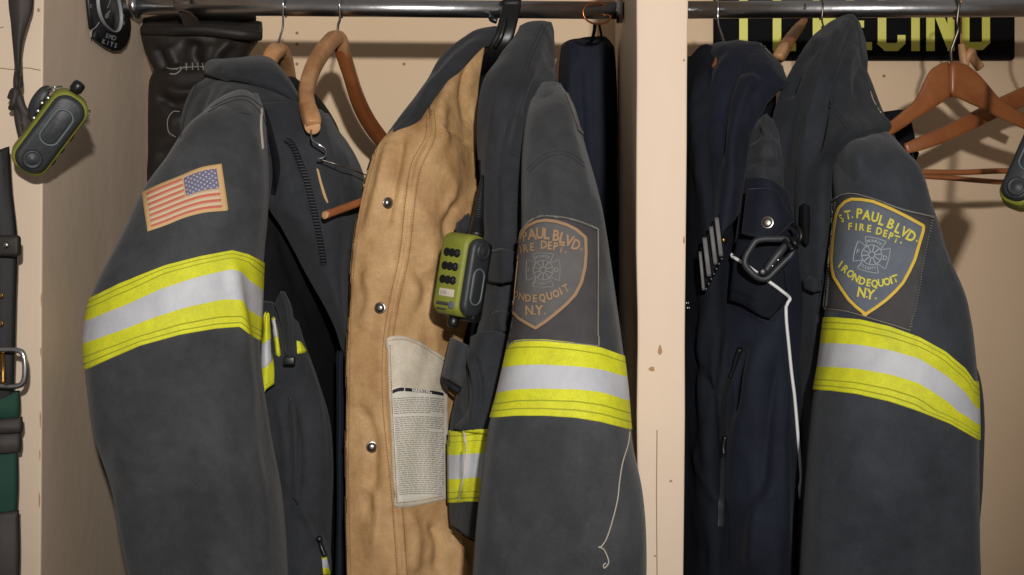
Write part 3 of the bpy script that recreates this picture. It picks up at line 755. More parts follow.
for x in (186, 192, 198, 203): ribbon(b, [(x, 63), (x + .6, 71)], 1.2, [gl.surf], .0012)
ribbon(b, [(174, 68.5), (182, 67.5), (196, 67), (206, 66.5)], 1.0, [gl.surf], .001)
b.build('shirring_thread', [M['seam_l']], gv); b = Buf()
ribbon(b, [(180, 112), (173, 112), (168, 120), (169, 132), (176, 137)], .9, [gl.surf], .001)
b.build('shirring_thread', [M['seam_l']], gv)
b = Buf(); c0 = np.array(P(181, 7, RY))
pts = [P(192, 20, .335)] + [tuple(np.array(P(180 + 5 * math.cos(a_) * -1, 7, RY)) + np.array([0, math.cos(a_) * .0135, math.sin(a_) * .0135])) for a_ in np.linspace(0, PI, 7)] + [P(184, 12, RY - .014), P(190, 20, .30), P(192, 28, .318)]
tubepts(b, pts, .0105, 14, flat=(1, .16, (0, -.2, 1)), n=5)
b.build('hanging_strap', [M['brownleather']], gv)

# ================================================================== JACKET 2 (middle, tan lining showing)
j2 = thing('turnout_jacket', 'open charcoal turnout jacket showing its tan lining, hanging in middle bay beside the white post', 'jacket', P(510, 40, RY), 'turnout jackets')
body2 = Loft('body', [(472, 50, 540, 46, .40, .02), (446, 90, 552, 84, .41, .10), (410, 140, 556, 130, .415, .135), (390, 200, 555, 200, .42, .145),
                      (380, 330, 556, 330, .42, .15), (380, 575, 556, 575, .42, .15), (380, 740, 556, 740, .42, .15)], M['liner'], j2, amp=.003, seed=31, step=6, nv=90)
body2.o['label'] = 'dark inside of the body, deep shade in its colour'  # black includes the shadow in the gap and behind the radio
sl2 = Loft('sleeve', [(532, 94, 562, 86, .165, .02), (526, 118, 575, 108, .125, .045), (522, 150, 586, 148, .09, .055), (521, 190, 598, 190, .06, .06),
                      (521, 232, 605, 225, .04, .062), (517, 290, 614, 285, .02, .065), (509, 340, 621, 335, 0, .066), (498, 390, 627, 385, -.02, .068),
                      (488, 430, 632, 440, -.035, .07), (480, 490, 642, 490, -.045, .072), (475, 540, 646, 540, -.05, .07), (472, 600, 645, 600, -.05, .07), (476, 680, 636, 680, -.045, .06), (490, 770, 620, 770, -.04, .045)],
           M['shell'], j2, amp=.002, seed=2, fold=(14, 14, 6),
           creases=[([(545, 155), (556, 175), (552, 215)], 8, 2.5), ([(527, 170), (545, 158), (565, 160), (580, 172)], 3, -1.5), ([(570, 300), (590, 380), (605, 470)], 22, 2),
                    ([(520, 450), (545, 500), (560, 560)], 20, -2.2), ([(600, 430), (612, 500), (618, 560)], 12, -2), ([(500, 400), (495, 470), (490, 560)], 8, 2),
                    ([(575, 110), (590, 160), (598, 210)], 5, -2), ([(530, 420), (570, 440), (600, 470)], 14, 1.5)])
# tan thermal lining
tn, ts = sheet('lining', [
    [(424, 112, .185), (438, 92, .20), (455, 73, .22), (485, 45, .265)],
    [(404, 122, .165), (424, 114, .165), (450, 104, .185), (480, 84, .25)],
    [(386, 133, .155), (408, 126, .15), (440, 120, .165), (479, 112, .23)],
    [(373, 152, .145), (405, 148, .135), (442, 148, .145), (479, 150, .21)],
    [(362, 190, .135), (396, 190, .12), (436, 190, .14), (480, 190, .2)],
    [(353, 240, .13), (392, 240, .115), (434, 240, .14), (478, 240, .195)],
    [(348, 300, .125), (390, 300, .11), (432, 300, .135), (474, 300, .19)],
    [(346, 360, .12), (388, 360, .105), (426, 360, .13), (462, 360, .185)],
    [(345, 430, .12), (386, 430, .105), (422, 430, .13), (460, 430, .18)],
    [(345, 500, .12), (388, 500, .105), (424, 500, .13), (474, 500, .18)],
    [(347, 575, .12), (390, 575, .105), (428, 575, .13), (490, 575, .18)],
    [(347, 740, .12), (390, 740, .105), (428, 740, .13), (490, 740, .18)]], M['tan'], j2, th=.006, amp=.0028, seed=33, fold=(30, 30, 14),
    creases=[([(428, 104), (428, 135), (414, 162), (408, 195), (402, 250), (392, 300), (385, 350), (386, 410), (394, 490), (400, 575)], 2.2, -2.2, 'g'),
             ([(431, 108), (432, 136), (418, 166), (412, 200), (406, 255), (396, 300), (389, 350), (390, 410), (398, 490), (404, 575)], 2.2, 2.0, 'g'),
             ([(455, 80), (440, 112), (446, 150)], 6, 4), ([(470, 60), (462, 90), (468, 130)], 4, -4), ([(440, 128), (456, 134), (472, 146)], 2, -3),
             ([(390, 140), (384, 165), (376, 200), (366, 240)], 5, 3.5), ([(404, 132), (400, 160), (392, 200), (386, 230)], 4, -3.5), ([(440, 160), (452, 190), (440, 220)], 6, 3), ([(420, 200), (432, 240), (424, 280)], 8, 3.5),
             ([(455, 200), (445, 230), (458, 250)], 5, -4), ([(410, 260), (430, 290), (415, 320)], 7, -3), ([(365, 270), (372, 300), (362, 330)], 6, 3), ([(352, 400), (368, 420), (374, 470), (364, 520)], 6, -3.5),
             ([(365, 480), (378, 510), (376, 560)], 5, 3), ([(410, 510), (416, 540), (412, 575)], 6, 3.5), ([(430, 520), (440, 545), (436, 575)], 5, -4), ([(450, 540), (462, 560), (470, 575)], 5, 3)])
tn['label'] = 'creased tan inner lining'
stitch('stitching', [[(426, 108), (425.5, 136), (411.5, 163), (405.5, 198), (399.5, 255), (389, 303), (382.5, 350), (383, 410), (391, 490), (397, 575)],
                     [(434, 110), (435, 137), (421, 168), (415, 202), (409, 256), (399, 302), (392, 350), (393, 410), (401, 490), (407, 575)],
                     [(446, 131), (458, 137), (468, 146), (474, 152)], [(377, 150), (366, 192), (357, 240), (352, 300), (350, 360), (349, 430), (349, 500), (351, 575)]], [ts], j2, M['tanthread'], w=.8, dash=(2.2, .9))
b = Buf(); ribbon(b, [(375, 149), (362.5, 190), (353.5, 240), (348.5, 300), (346.5, 360), (345.6, 430), (345.6, 500), (347.6, 575)], 3.2, [ts], .0016); b.build('edge_binding', [M['tan_edge']], j2)
snap('snap', [(388, 203), (380, 308), (372, 447)], [ts], j2, r=.0052)
snap('snap', [(410, 119)], [ts], j2, r=.004, m='brass')
# grey shell of the left half folded over the shoulder
sh, shs = sheet('left_shell', [
    [(506, 24, .33), (502, 33, .30), (494, 46, .285)], [(474, 29, .30), (476, 40, .265), (478, 52, .25)],
    [(441, 52, .26), (446, 65, .22), (452, 78, .205)], [(424, 80, .22), (432, 84, .185), (440, 90, .18)], [(413, 96, .205), (421, 101, .17), (429, 104, .165)],
    [(399, 115, .18), (409, 118, .155), (417, 118, .15)], [(386, 134, .17), (389, 133, .155), (393, 129, .15)]], M['shell_d'], j2, th=.007, amp=.001, seed=36,
    creases=[([(500, 36), (470, 48), (440, 72), (415, 104)], 4, 1.6), ([(480, 32), (452, 50), (430, 78)], 3, -1.4)])
# right front with stand up collar
fr, frs = sheet('right_front', [
    [(519, 24, .28), (529, 19, .285), (541, 18, .29), (552, 20, .31)],
    [(514, 34, .25), (526, 29, .245), (540, 28, .25), (555, 32, .29)],
    [(497, 56, .20), (514, 50, .185), (535, 48, .20), (557.5, 58, .26)],
    [(481, 80, .165), (500, 78, .135), (525, 78, .135), (557, 84, .19)],
    [(475, 110, .15), (492, 110, .115), (515, 112, .108), (545, 112, .14)],
    [(475, 150, .15), (492, 150, .115), (512, 150, .10), (537, 152, .12)],
    [(480, 185, .14), (492, 185, .115), (508, 187, .10), (531, 190, .115)],
    [(481, 230, .14), (492, 230, .115), (506, 230, .10), (528, 235, .11)],
    [(482, 290, .135), (492, 290, .11), (505, 290, .10), (524, 290, .105)],
    [(474, 332, .13), (486, 330, .10), (500, 332, .09), (518, 340, .095)],
    [(452, 400, .12), (468, 400, .09), (485, 400, .075), (506, 400, .08)],
    [(446, 440, .118), (463, 440, .085), (480, 440, .065), (498, 440, .065)],
    [(446, 500, .118), (461, 500, .085), (476, 502, .06), (490, 505, .06)],
    [(448, 526, .12), (458, 532, .09), (468, 538, .065), (484, 545, .055)]], M['shell_d'], j2, th=.007, amp=.0014, seed=38,
    creases=[([(552, 26), (536, 60), (520, 100), (508, 150), (502, 220)], 4, 2.6), ([(545, 40), (528, 75), (512, 110), (500, 160), (496, 240)], 3, -2.6), ([(556, 62), (540, 74), (530, 96), (524, 120)], 3, -3),
             ([(505, 70), (496, 110), (488, 160), (486, 230)], 5, 1.6), ([(523, 152), (533, 158), (540, 164)], 2, -2), ([(492, 240), (490, 270), (493, 300)], 3, -2),
             ([(463, 352), (472, 376), (474, 400), (470, 428), (465, 500)], 3, 4), ([(457, 400), (460, 430), (458, 500)], 3, -3.5), ([(480, 350), (478, 390), (483, 420)], 6, 2)])
stitch('stitching', [[(547, 24), (534, 52), (521, 85), (513, 115), (507, 160), (503, 215), (500, 290)], [(543, 24), (530, 52), (518, 84), (510, 115), (504, 160), (500, 215), (497, 290)],
                     [(508, 153), (516, 156), (524, 160)], [(510, 149), (518, 152), (526, 156)], [(508, 153), (510, 149)], [(486, 338), (500, 336), (512, 338)], [(480, 345), (470, 352)],
                     [(488, 250), (506, 247), (515, 250)], [(500, 300), (509, 299), (512, 312), (503, 316), (496, 314)]], [frs], j2, M['seam'])
stitch('stitching', [[(527, 169), (537, 160), (548, 153), (562, 151), (574, 155), (584, 163)], [(529, 172), (539, 163), (549, 156.5), (562, 154.5), (573, 158.5), (584, 167)]], [sl2.surf], j2, M['seam'])
# shoulder cap joining collar and sleeve
cp, cps = sheet('shoulder_yoke', [
    [(534, 84, .17), (548, 80, .155), (560, 82, .165)], [(528, 104, .14), (545, 98, .11), (570, 100, .14)], [(524, 126, .12), (546, 122, .078), (578, 124, .11)], [(523, 148, .11), (548, 146, .05), (584, 148, .095)]],
    M['shell'], j2, th=.005, amp=.0012, seed=40, creases=[([(534, 84), (528, 100), (525, 125)], 3, -2), ([(548, 84), (556, 100), (572, 122)], 5, 1.5)])
b = Buf(); ribbon(b, [(566, 94), (570, 104), (574, 116), (578, 128), (582, 133)], 2.4, [cps, sl2.surf], .002); ribbon(b, [(577, 128), (583, 134)], 3.5, [cps, sl2.surf], .0022)
o = b.build('frayed_edge', [M['seam_l']], j2)
# pocket flap, pen tab and webbing loops on the right front
pf, pfs = sheet('pocket_flap', [
    [(449, 336, .115), (458, 340, .092), (468, 345, .086)], [(445, 352, .112), (455, 355, .088), (466, 358, .084)], [(439, 377, .11), (450, 381, .086), (462, 388, .084)]], M['shell'], j2, th=.006, amp=.001, seed=42)
pf2, pfs2 = sheet('flap_lining', [[(440, 378, .113), (450, 383, .094), (461, 389, .092)], [(442, 384, .112), (451, 389, .094), (459, 393, .092)]], M['navyliner'], j2, th=.003)
fd, fds = sheet('storm_fold', [
    [(468, 336, .096), (482, 330, .076), (500, 332, .070), (512, 338, .078)], [(466, 356, .094), (474, 356, .07), (486, 356, .066), (508, 358, .072)], [(468, 385, .09), (472, 385, .07), (482, 386, .062), (502, 388, .066)],
    [(466, 410, .086), (471, 412, .068), (480, 412, .058), (495, 414, .058)], [(452, 428, .092), (462, 430, .07), (474, 432, .06), (492, 434, .055)]], M['shell_d'], j2, th=.005, amp=.0012, seed=43,
    creases=[([(466, 346), (474, 375), (476, 400), (470, 428)], 2.5, 3), ([(471, 350), (480, 380), (481, 410)], 2.5, -3)])
stitch('stitching', [[(487, 339), (500, 341), (510, 344)], [(478, 352), (476, 380), (477, 420)]], [fds], j2, M['seam'])
tb, tbs = sheet('mic_tab', [[(484, 250, .115), (500, 248, .075), (516, 251, .075)], [(483, 268, .112), (500, 268, .072), (516, 270, .072)], [(486, 284, .115), (500, 284, .075), (514, 283, .078)]], M['shell_d'], j2, th=.006, amp=.0005, seed=44)
stitch('stitching', [[(486, 254), (500, 252), (514, 254)], [(512, 255), (512.5, 268), (511, 281)]], [tbs], j2, M['seam'])
lp, lps = sheet('mic_tab', [[(488, 312, .10), (500, 310, .082), (511, 312, .084)], [(487, 322, .10), (499, 322, .08), (509, 324, .082)], [(490, 334, .1), (500, 334, .082), (508, 332, .084)]], M['shell_d'], j2, th=.005, amp=.0005, seed=45)
hc, hcs = sheet('strap_loop', [[(455, 222, .12), (462, 216, .105), (470, 212, .112)], [(453, 230, .118), (462, 226, .10), (474, 222, .11)], [(458, 238, .12), (465, 235, .105), (478, 230, .115)]], M['shell_d'], j2, th=.006, amp=.0006)
# zip teeth along the inner edge of the right front
b = Buf(); ribbon(b, [(479, 160), (479, 176), (478.5, 196)], 4, [frs], .001); b.build('zip_tape', [M['liner']], j2)
for k in range(9):
    h = cast(479.5 - k * .05, 172 + k * 3.1, [frs])
    if h:
        b = Buf(); box(b, (-.0026, -.0009, 0), (.0026, .0009, .002), 0, Matrix.Translation(h[0] + h[1] * .001), .0004); b.build('zip_tooth', [M['dkgold']], j2)
# tapes
sl2.band('reflective_band', [(503, 341), (520, 339), (545, 339), (572, 342), (600, 347), (622, 355)], [(491, 418), (515, 416), (545, 416), (575, 418), (600, 422), (631, 430)],
         [(0, 0), (.1, 2), (.12, 0), (.335, 1), (.665, 0), (.8, 2), (.82, 0), (.9, 2), (.92, 0)], [M['yellow'], M['silver'], M['ythread']], j2)
patch('reflective_band', [(445, 430), (455, 431), (468, 430), (480, 429), (497, 429)], [(446, 503), (456, 503), (466, 502), (476, 502), (494, 503)], [frs, fds], [M['yellow'], M['silver'], M['ythread']], j2, rows=TAPE, nv=100, off=.0022)
b = Buf(); ribbon(b, [(466, 431), (467, 450), (465, 475), (462, 500)], 1.2, [frs], .0038); b.build('band_seam', [M['cream']], j2)
b = Buf(); ribbon(b, [(448, 527), (458, 533), (466, 538), (474, 542)], 4.5, [frs], .0025); b.build('hem', [M['liner']], j2)
# instruction label sewn on the lining
tpl = [(386, 337), (397, 335), (410, 337), (423, 343), (434, 350), (447, 358)]; bpl = [(394, 508), (405, 508), (418, 506), (432, 503), (448, 500)]
lb, lbs = patch('care_label', tpl, bpl, [ts], [M['cream']], j2, off=.0035, nv=70)
lb['label'] = 'off white printed care label'
stitch('stitching', [[(389, 341), (398, 339), (410, 341), (423, 347), (434, 354), (444, 361)], [(390, 345), (392, 400), (395, 460), (397, 503)], [(397, 503), (418, 501), (443, 496)]], [lbs], lb, M['tanthread'], w=.7, dash=(2, .8))
pp_, pps = patch('printed_panel', [(390, 388), (398, 385.5), (410, 387), (425, 389), (445, 391)], [(398, 503), (412, 502), (428, 499), (444, 496)], [lbs], [M['paper']], lb, off=.0008, nv=50)
hd, hds = patch('header_bar', [(391, 389.5), (398, 386.5), (405, 386.5)], [(391, 395), (398, 392.5), (405, 392)], [pps], [M['inkblack']], lb, off=.0006, nv=4)
patch('header_bar', [(404, 386.6), (418, 388.2), (431, 389.6), (445, 392)], [(404, 392), (418, 393), (431, 394.6), (445, 397)], [pps], [M['inkblack']], lb, off=.0006, nv=4)
b = Buf()
for i, ch in enumerate('WARNING'): letter(b, ch, 413 + i * 2.7, 390.4 + i * .26, 5, 3.0, [pps], off=.0018)
b.build('header_word', [M['paper']], lb)
b = Buf()
for r_ in range(46):
    v = (r_ + 1.2) / 48; y0 = 396 + v * 102
    xl = 392.5 + (y0 - 390) * .062; xr = 443.5 if r_ not in (7, 15) else 430
    if r_ in (8,): continue
    x = xl
    while x < xr - 2:
        wd = random.uniform(1.6, 5.5); x2 = min(x + wd, xr)
        yy = y0 - 1.6 * math.sin((x - xl) / 50 * PI) + (x - 392) * .02
        ribbon(b, [(x, yy), (x2, yy + .05)], 1.05, [pps], .0007, step=2)
        x = x2 + random.uniform(.5, 1.0)
o = b.build('small_print', [M['ink']], lb)
# hem of the lining top fold on the label
ribbon_b = Buf()
# loose thread on the sleeve
b = Buf(); pts = cr(np.array([(629, 431), (627, 445), (622, 462), (619, 482), (617, 500), (612, 520), (606, 538), (601, 546), (598, 547), (603, 549), (607, 557), (608, 563), (604, 568), (603, 565), (605.5, 563)], float), n=5)
tubepts(b, drape(pts, [sl2.surf], .0012), .0007, 6, n=1); b.build('loose_thread', [M['whitethread']], j2)

# ---- shoulder patches: shape drawn once, fitted to each sleeve
SH = [(837, 216), (840, 208), (846, 202), (852, 199.5), (862, 200), (873, 202), (883, 206), (892, 210), (907, 217.5), (915, 222), (923, 226.5), (922.5, 232), (919, 244), (914.6, 260), (909, 272), (903, 283), (895, 292), (886.5, 300), (876, 308), (866, 314.5),
      (857, 307.5), (849.5, 300), (842, 289), (835, 277.5), (833, 269), (832.5, 260), (834, 238)]
def shield(parent, targets, base, tp, bp, outline, exf, mring, mlet, mfill, memb, lets):
    pt, pts_ = base
    fs, fss = patch('shield', tp, bp, targets, [mfill], pt, off=.0010, nv=40, nu=60, smoothcurve=False)
    b = Buf(); ribbon(b, outline, 3.0, targets, .0018, closed=True, raw=True); b.build('shield_border', [mring], pt)
    for ch, x, y, a, h, wf in lets:
        if ch == '.': continue
        b = Buf(); letter(b, ch, x, y, a, h, targets, None, wf=wf, off=.0020); b.build('letter', [mlet], pt)
    b = Buf()
    for ch, x, y, a, h, wf in lets:
        if ch == '.': ribbon(b, [(x - .7, y + h * .38), (x + .9, y + h * .38)], 1.6, targets, .0019)
    b.build('full_stops', [mlet], pt)
    # cross emblem of the fire service: four flared arms, wheel in the middle
    b = Buf()
    def E(r, a): return exf(r * math.sin(a), -r * math.cos(a))
    ol = []
    for k in range(4):
        A = k * PI / 2
        for r, da in ((10.5, -.75), (19.5, -.58), (17.6, -.3), (17.2, 0), (17.6, .3), (19.5, .58), (10.5, .75)): ol.append(E(r, A + da))
    ribbon(b, ol, 1.0, targets, .0016, closed=True, raw=True)
    for R_ in (10, 3.0): ribbon(b, [E(R_, t) for t in np.linspace(0, 2 * PI, 25)[:-1]], 1.1, targets, .0016, closed=True, raw=True)
    for k in range(10):
        t = k * PI / 5; ribbon(b, [E(3.0, t), E(10, t)], 1.3, targets, .0017)
    for k in range(4):
        t = PI / 4 + k * PI / 2; ribbon(b, [E(10, t), E(11.5, t)], .8, targets, .0016)
    b.build('emblem', [memb], pt)
    b = Buf(); r0 = math.degrees(math.atan2(E(10, PI / 2)[1] - E(0, 0)[1], E(10, PI / 2)[0] - E(0, 0)[0]))
    letter(b, 'F', *E(13.6, -PI / 2), r0, 4.6, targets, off=.0019); letter(b, 'D', *E(13.6, PI / 2), r0, 4.6, targets, off=.0019)
    for i, ch in enumerate('MONROE'): letter(b, ch, *E(13.8, (i - 2.5) * .19), r0 + math.degrees((i - 2.5) * .19), 3.1, targets, wf=.85, off=.0019)
    for i, ch in enumerate('COUNTY'): letter(b, ch, *E(13.8, PI - (i - 2.5) * .19), r0 - math.degrees((i - 2.5) * .19), 3.3, targets, wf=.85, off=.0019)
    b.build('emblem_lettering', [memb], pt)
def ex4(x, y):
    a = math.radians(14); return (872 + x * math.cos(a) - y * math.sin(a), 255.3 + x * math.sin(a) + y * math.cos(a))
def ex2(x, y): return (543.5 + .97 * x, 270.5 + y)
LETS = [('S', 843, 218.6, -24, 8.5, .6), ('T', 849.3, 215.2, -10, 9, .8), ('.', 853.6, 214.4, 0, 9, 1), ('P', 860.5, 213.9, 4, 9.8, .85), ('A', 867.5, 215.7, 9, 9.8, .82), ('U', 875.5, 217.7, 12, 9.8, .78), ('L', 882, 221.2, 16, 9.8, .8),
        ('B', 891, 224.7, 22, 9.8, .85), ('L', 898, 229.2, 25, 9.8, .8), ('V', 904.5, 232.7, 28, 9.8, .82), ('D', 911, 237, 32, 10.5, .8), ('.', 916, 237.5, 32, 10.5, 1),
        ('F', 851.5, 226.9, 2, 7.1, .85), ('I', 857.3, 227.4, 3, 7.1, .9), ('R', 863, 227.9, 5, 7.1, .85), ('E', 869.8, 229.2, 8, 7.1, .85), ('D', 879.5, 231.9, 12, 7.1, .85), ('E', 885.5, 234.1, 15, 7.1, .85), ('P', 891, 236.8, 18, 7.1, .85), ('T', 896.3, 239.8, 20, 7.1, .85), ('.', 900.5, 240.6, 22, 7.1, 1),
        ('I', 842.2, 264.6, 32, 7.5, 1), ('R', 846.8, 269.6, 38, 7.5, .85), ('O', 851.8, 274.2, 34, 7.5, .8), ('N', 857, 278.2, 26, 7.5, .85), ('D', 863, 281.4, 18, 7.5, .85), ('E', 869.2, 283, 9, 7.5, .85), ('Q', 875, 283.8, 3, 7.5, .8), ('U', 881, 283.2, -5, 7.5, .85), ('O', 886.8, 282, -10, 7.5, .8), ('I', 891, 280.6, -14, 7.5, 1), ('T', 895, 279, -17, 7.5, .85),
        ('N', 862.5, 292.5, 10, 10, .85), ('.', 867.5, 293.5, 10, 10, 1), ('Y', 871, 294.5, 10, 10, .85), ('.', 876, 295, 10, 10, 1)]
SH2T = [(520, 243), (523, 232), (529, 226), (537, 222), (546, 220.7), (556, 222), (566, 225), (576, 230), (585, 238)]
SH2B = [(513.5, 312), (520, 319), (528, 324), (536, 328.5), (547, 321), (558, 312), (567, 304), (575, 295), (581, 283), (584.5, 268)]
SH2 = SH2T + [(585.5, 254)] + SH2B[::-1] + [(515, 290), (517.5, 265)]
LETS2 = [('P', 526.5, 236.5, -6, 10.5, .6), ('A', 533.5, 234.5, -3, 11, .8), ('U', 541, 233.6, 0, 11, .75), ('L', 547.5, 234.3, 2, 11, .8), ('B', 556.5, 236, 6, 11, .8), ('L', 562.8, 238.5, 12, 11, .8), ('V', 569, 241.3, 16, 11, .8), ('D', 575.8, 245.2, 20, 10.5, .75), ('.', 580.5, 246, 20, 10, 1),
         ('I', 522.5, 250, -8, 8, .8), ('R', 527.5, 248.6, -4, 8, .75), ('E', 533.5, 247.3, -2, 8, .8), ('D', 544.8, 245.2, 3, 8, .8), ('E', 550.5, 246, 5, 8, .8), ('P', 556, 247, 8, 8, .8), ('T', 561.6, 248.8, 12, 8, .8), ('.', 565.5, 249.5, 12, 8, 1),
         ('O', 518, 294.5, 20, 7, .5), ('N', 523.3, 297, 10, 7.5, .8), ('D', 529.5, 298.6, 4, 7.5, .8), ('E', 536, 299, 0, 7.5, .85), ('Q', 543, 298.3, -5, 7.5, .75), ('U', 549.8, 296.6, -12, 7.5, .8), ('O', 556, 294.2, -18, 7.5, .78), ('I', 560.6, 291.8, -22, 7.5, 1), ('T', 565.5, 288.6, -25, 7.5, .85),
         ('N', 530.5, 310.8, 0, 9.5, .85), ('.', 535.7, 311, 0, 9.5, 1), ('Y', 539.8, 310.6, 0, 9.5, .85), ('.', 545, 310.5, 0, 9.5, 1)]
P2T = [(516, 247), (519, 236), (524, 226), (531, 219.5), (540, 216), (556, 216.5), (572, 219), (587, 224), (599, 229)]
P2B = [(505, 352.5), (510, 346), (516, 342.5), (528, 341), (542, 341), (560, 342.5), (580, 344.5), (599, 346.5)]
base2 = patch('department_patch', P2T, P2B, [sl2.surf], [M['patchback']], j2, off=.0014, nv=60, smoothcurve=False)
base2[0]['label'] = 'faded department patch'
shield(j2, [base2[1]], base2, SH2T, SH2B, SH2, ex2, M['oldgold'], M['oldgold'], M['patchold'], M['embold'], LETS2)
stitch('patch_edging', [[(517, 243), (520, 235), (525, 227), (532, 220.5), (541, 217), (556, 217.5), (572, 220), (587, 225), (598, 230)], [(598, 230), (598.3, 288), (598, 345.5)], [(598, 345.5), (580, 343.5), (560, 341.5), (542, 340), (528, 340), (516, 341.5), (508, 347)]], [base2[1]], base2[0], M['seam_l'], w=1.3, off=.0016)

# black wide hanger over the rail holding jacket 2
hg = thing('clothes_hanger', 'wide black plastic hanger hooked over the rail above the tan-lined jacket', 'hanger', P(508, 20, RY))
c0 = lambda x: np.array(P(x, 10, RY))
pts = [tuple(c0(512) + np.array([0, math.cos(a_) * .0165, math.sin(a_) * .0165])) for a_ in np.linspace(0, PI, 8)] + px3((508, 22, .272), (504, 36, .268), (498, 48, .272), (488, 60, .285), (474, 74, .31))
b = Buf(); tubepts(b, pts, [.0115] * 8 + [.0115, .0115, .011, .0095, .008], 16, flat=(.3, 1, (1, 0, 0)), n=5); b.build('hook', [M['blackplastic']], hg)
b = Buf(); tubepts(b, px3((505, 20, .262), (501, 36, .258), (495, 47, .262)), [.0035, .0035, .003], 10); b.build('rib', [M['blackplastic']], hg)
b = Buf(); tubepts(b, px3((470, 95, .33), (474, 82, .33), (480, 70, .32), (489, 62, .32), (500, 58, .34), (510, 70, .38)), [.008, .009, .0095, .0095, .009, .008], 14); b.build('arms', [M['blackplastic']], hg)
b = Buf(); tubepts(b, px3((491, 15, .30), (492, 19, .286), (497, 21, .285)), .004, 10); b.build('hook_tip', [M['blackplastic']], hg)

# ================================================================== navy jacket hung behind jacket 2, by a copper ring
nv_ = thing('navy_jacket', 'plain navy garment hung from a copper ring behind the middle jacket', 'jacket', P(597, 20, RY))
nb = Loft('body', [(584, 38, 606, 37, .46, .012), (566, 42, 612, 44, .47, .03), (560, 54, 615, 54, .475, .045), (558, 100, 617, 100, .48, .05), (560, 200, 617, 200, .48, .052), (566, 330, 618, 330, .48, .05), (568, 575, 618, 575, .48, .05), (570, 740, 616, 740, .48, .045)],
          M['navyliner'], nv_, amp=.003, fold=(40, 40, 6), seed=51, nv=90, step=4, creases=[([(584, 44), (580, 90), (584, 160), (588, 260)], 4, -3), ([(600, 44), (602, 100), (606, 200)], 4, 3), ([(572, 60), (570, 100), (574, 130)], 4, 3)])
b = Buf(); c0 = np.array(P(597, 14.5, RY)); R0 = .0175
tubepts(b, [tuple(c0 + np.array([math.cos(a_) * R0, -.012 + .006 * math.cos(a_), math.sin(a_) * R0 * .75 - .001])) for a_ in np.linspace(0, 2 * PI, 17)], .0012, 8, n=2, caps=False); b.build('ring', [M['copper']], nv_)
b = Buf(); tubepts(b, px3((595, 24, .30), (594, 32, .36), (592, 40, .44)), .0022, 8); b.build('loop', [M['liner']], nv_)
b = Buf(); tubepts(b, px3((599, 24, .30), (601, 33, .36), (602, 40, .44)), .0016, 8); b.build('loop', [M['liner']], nv_)

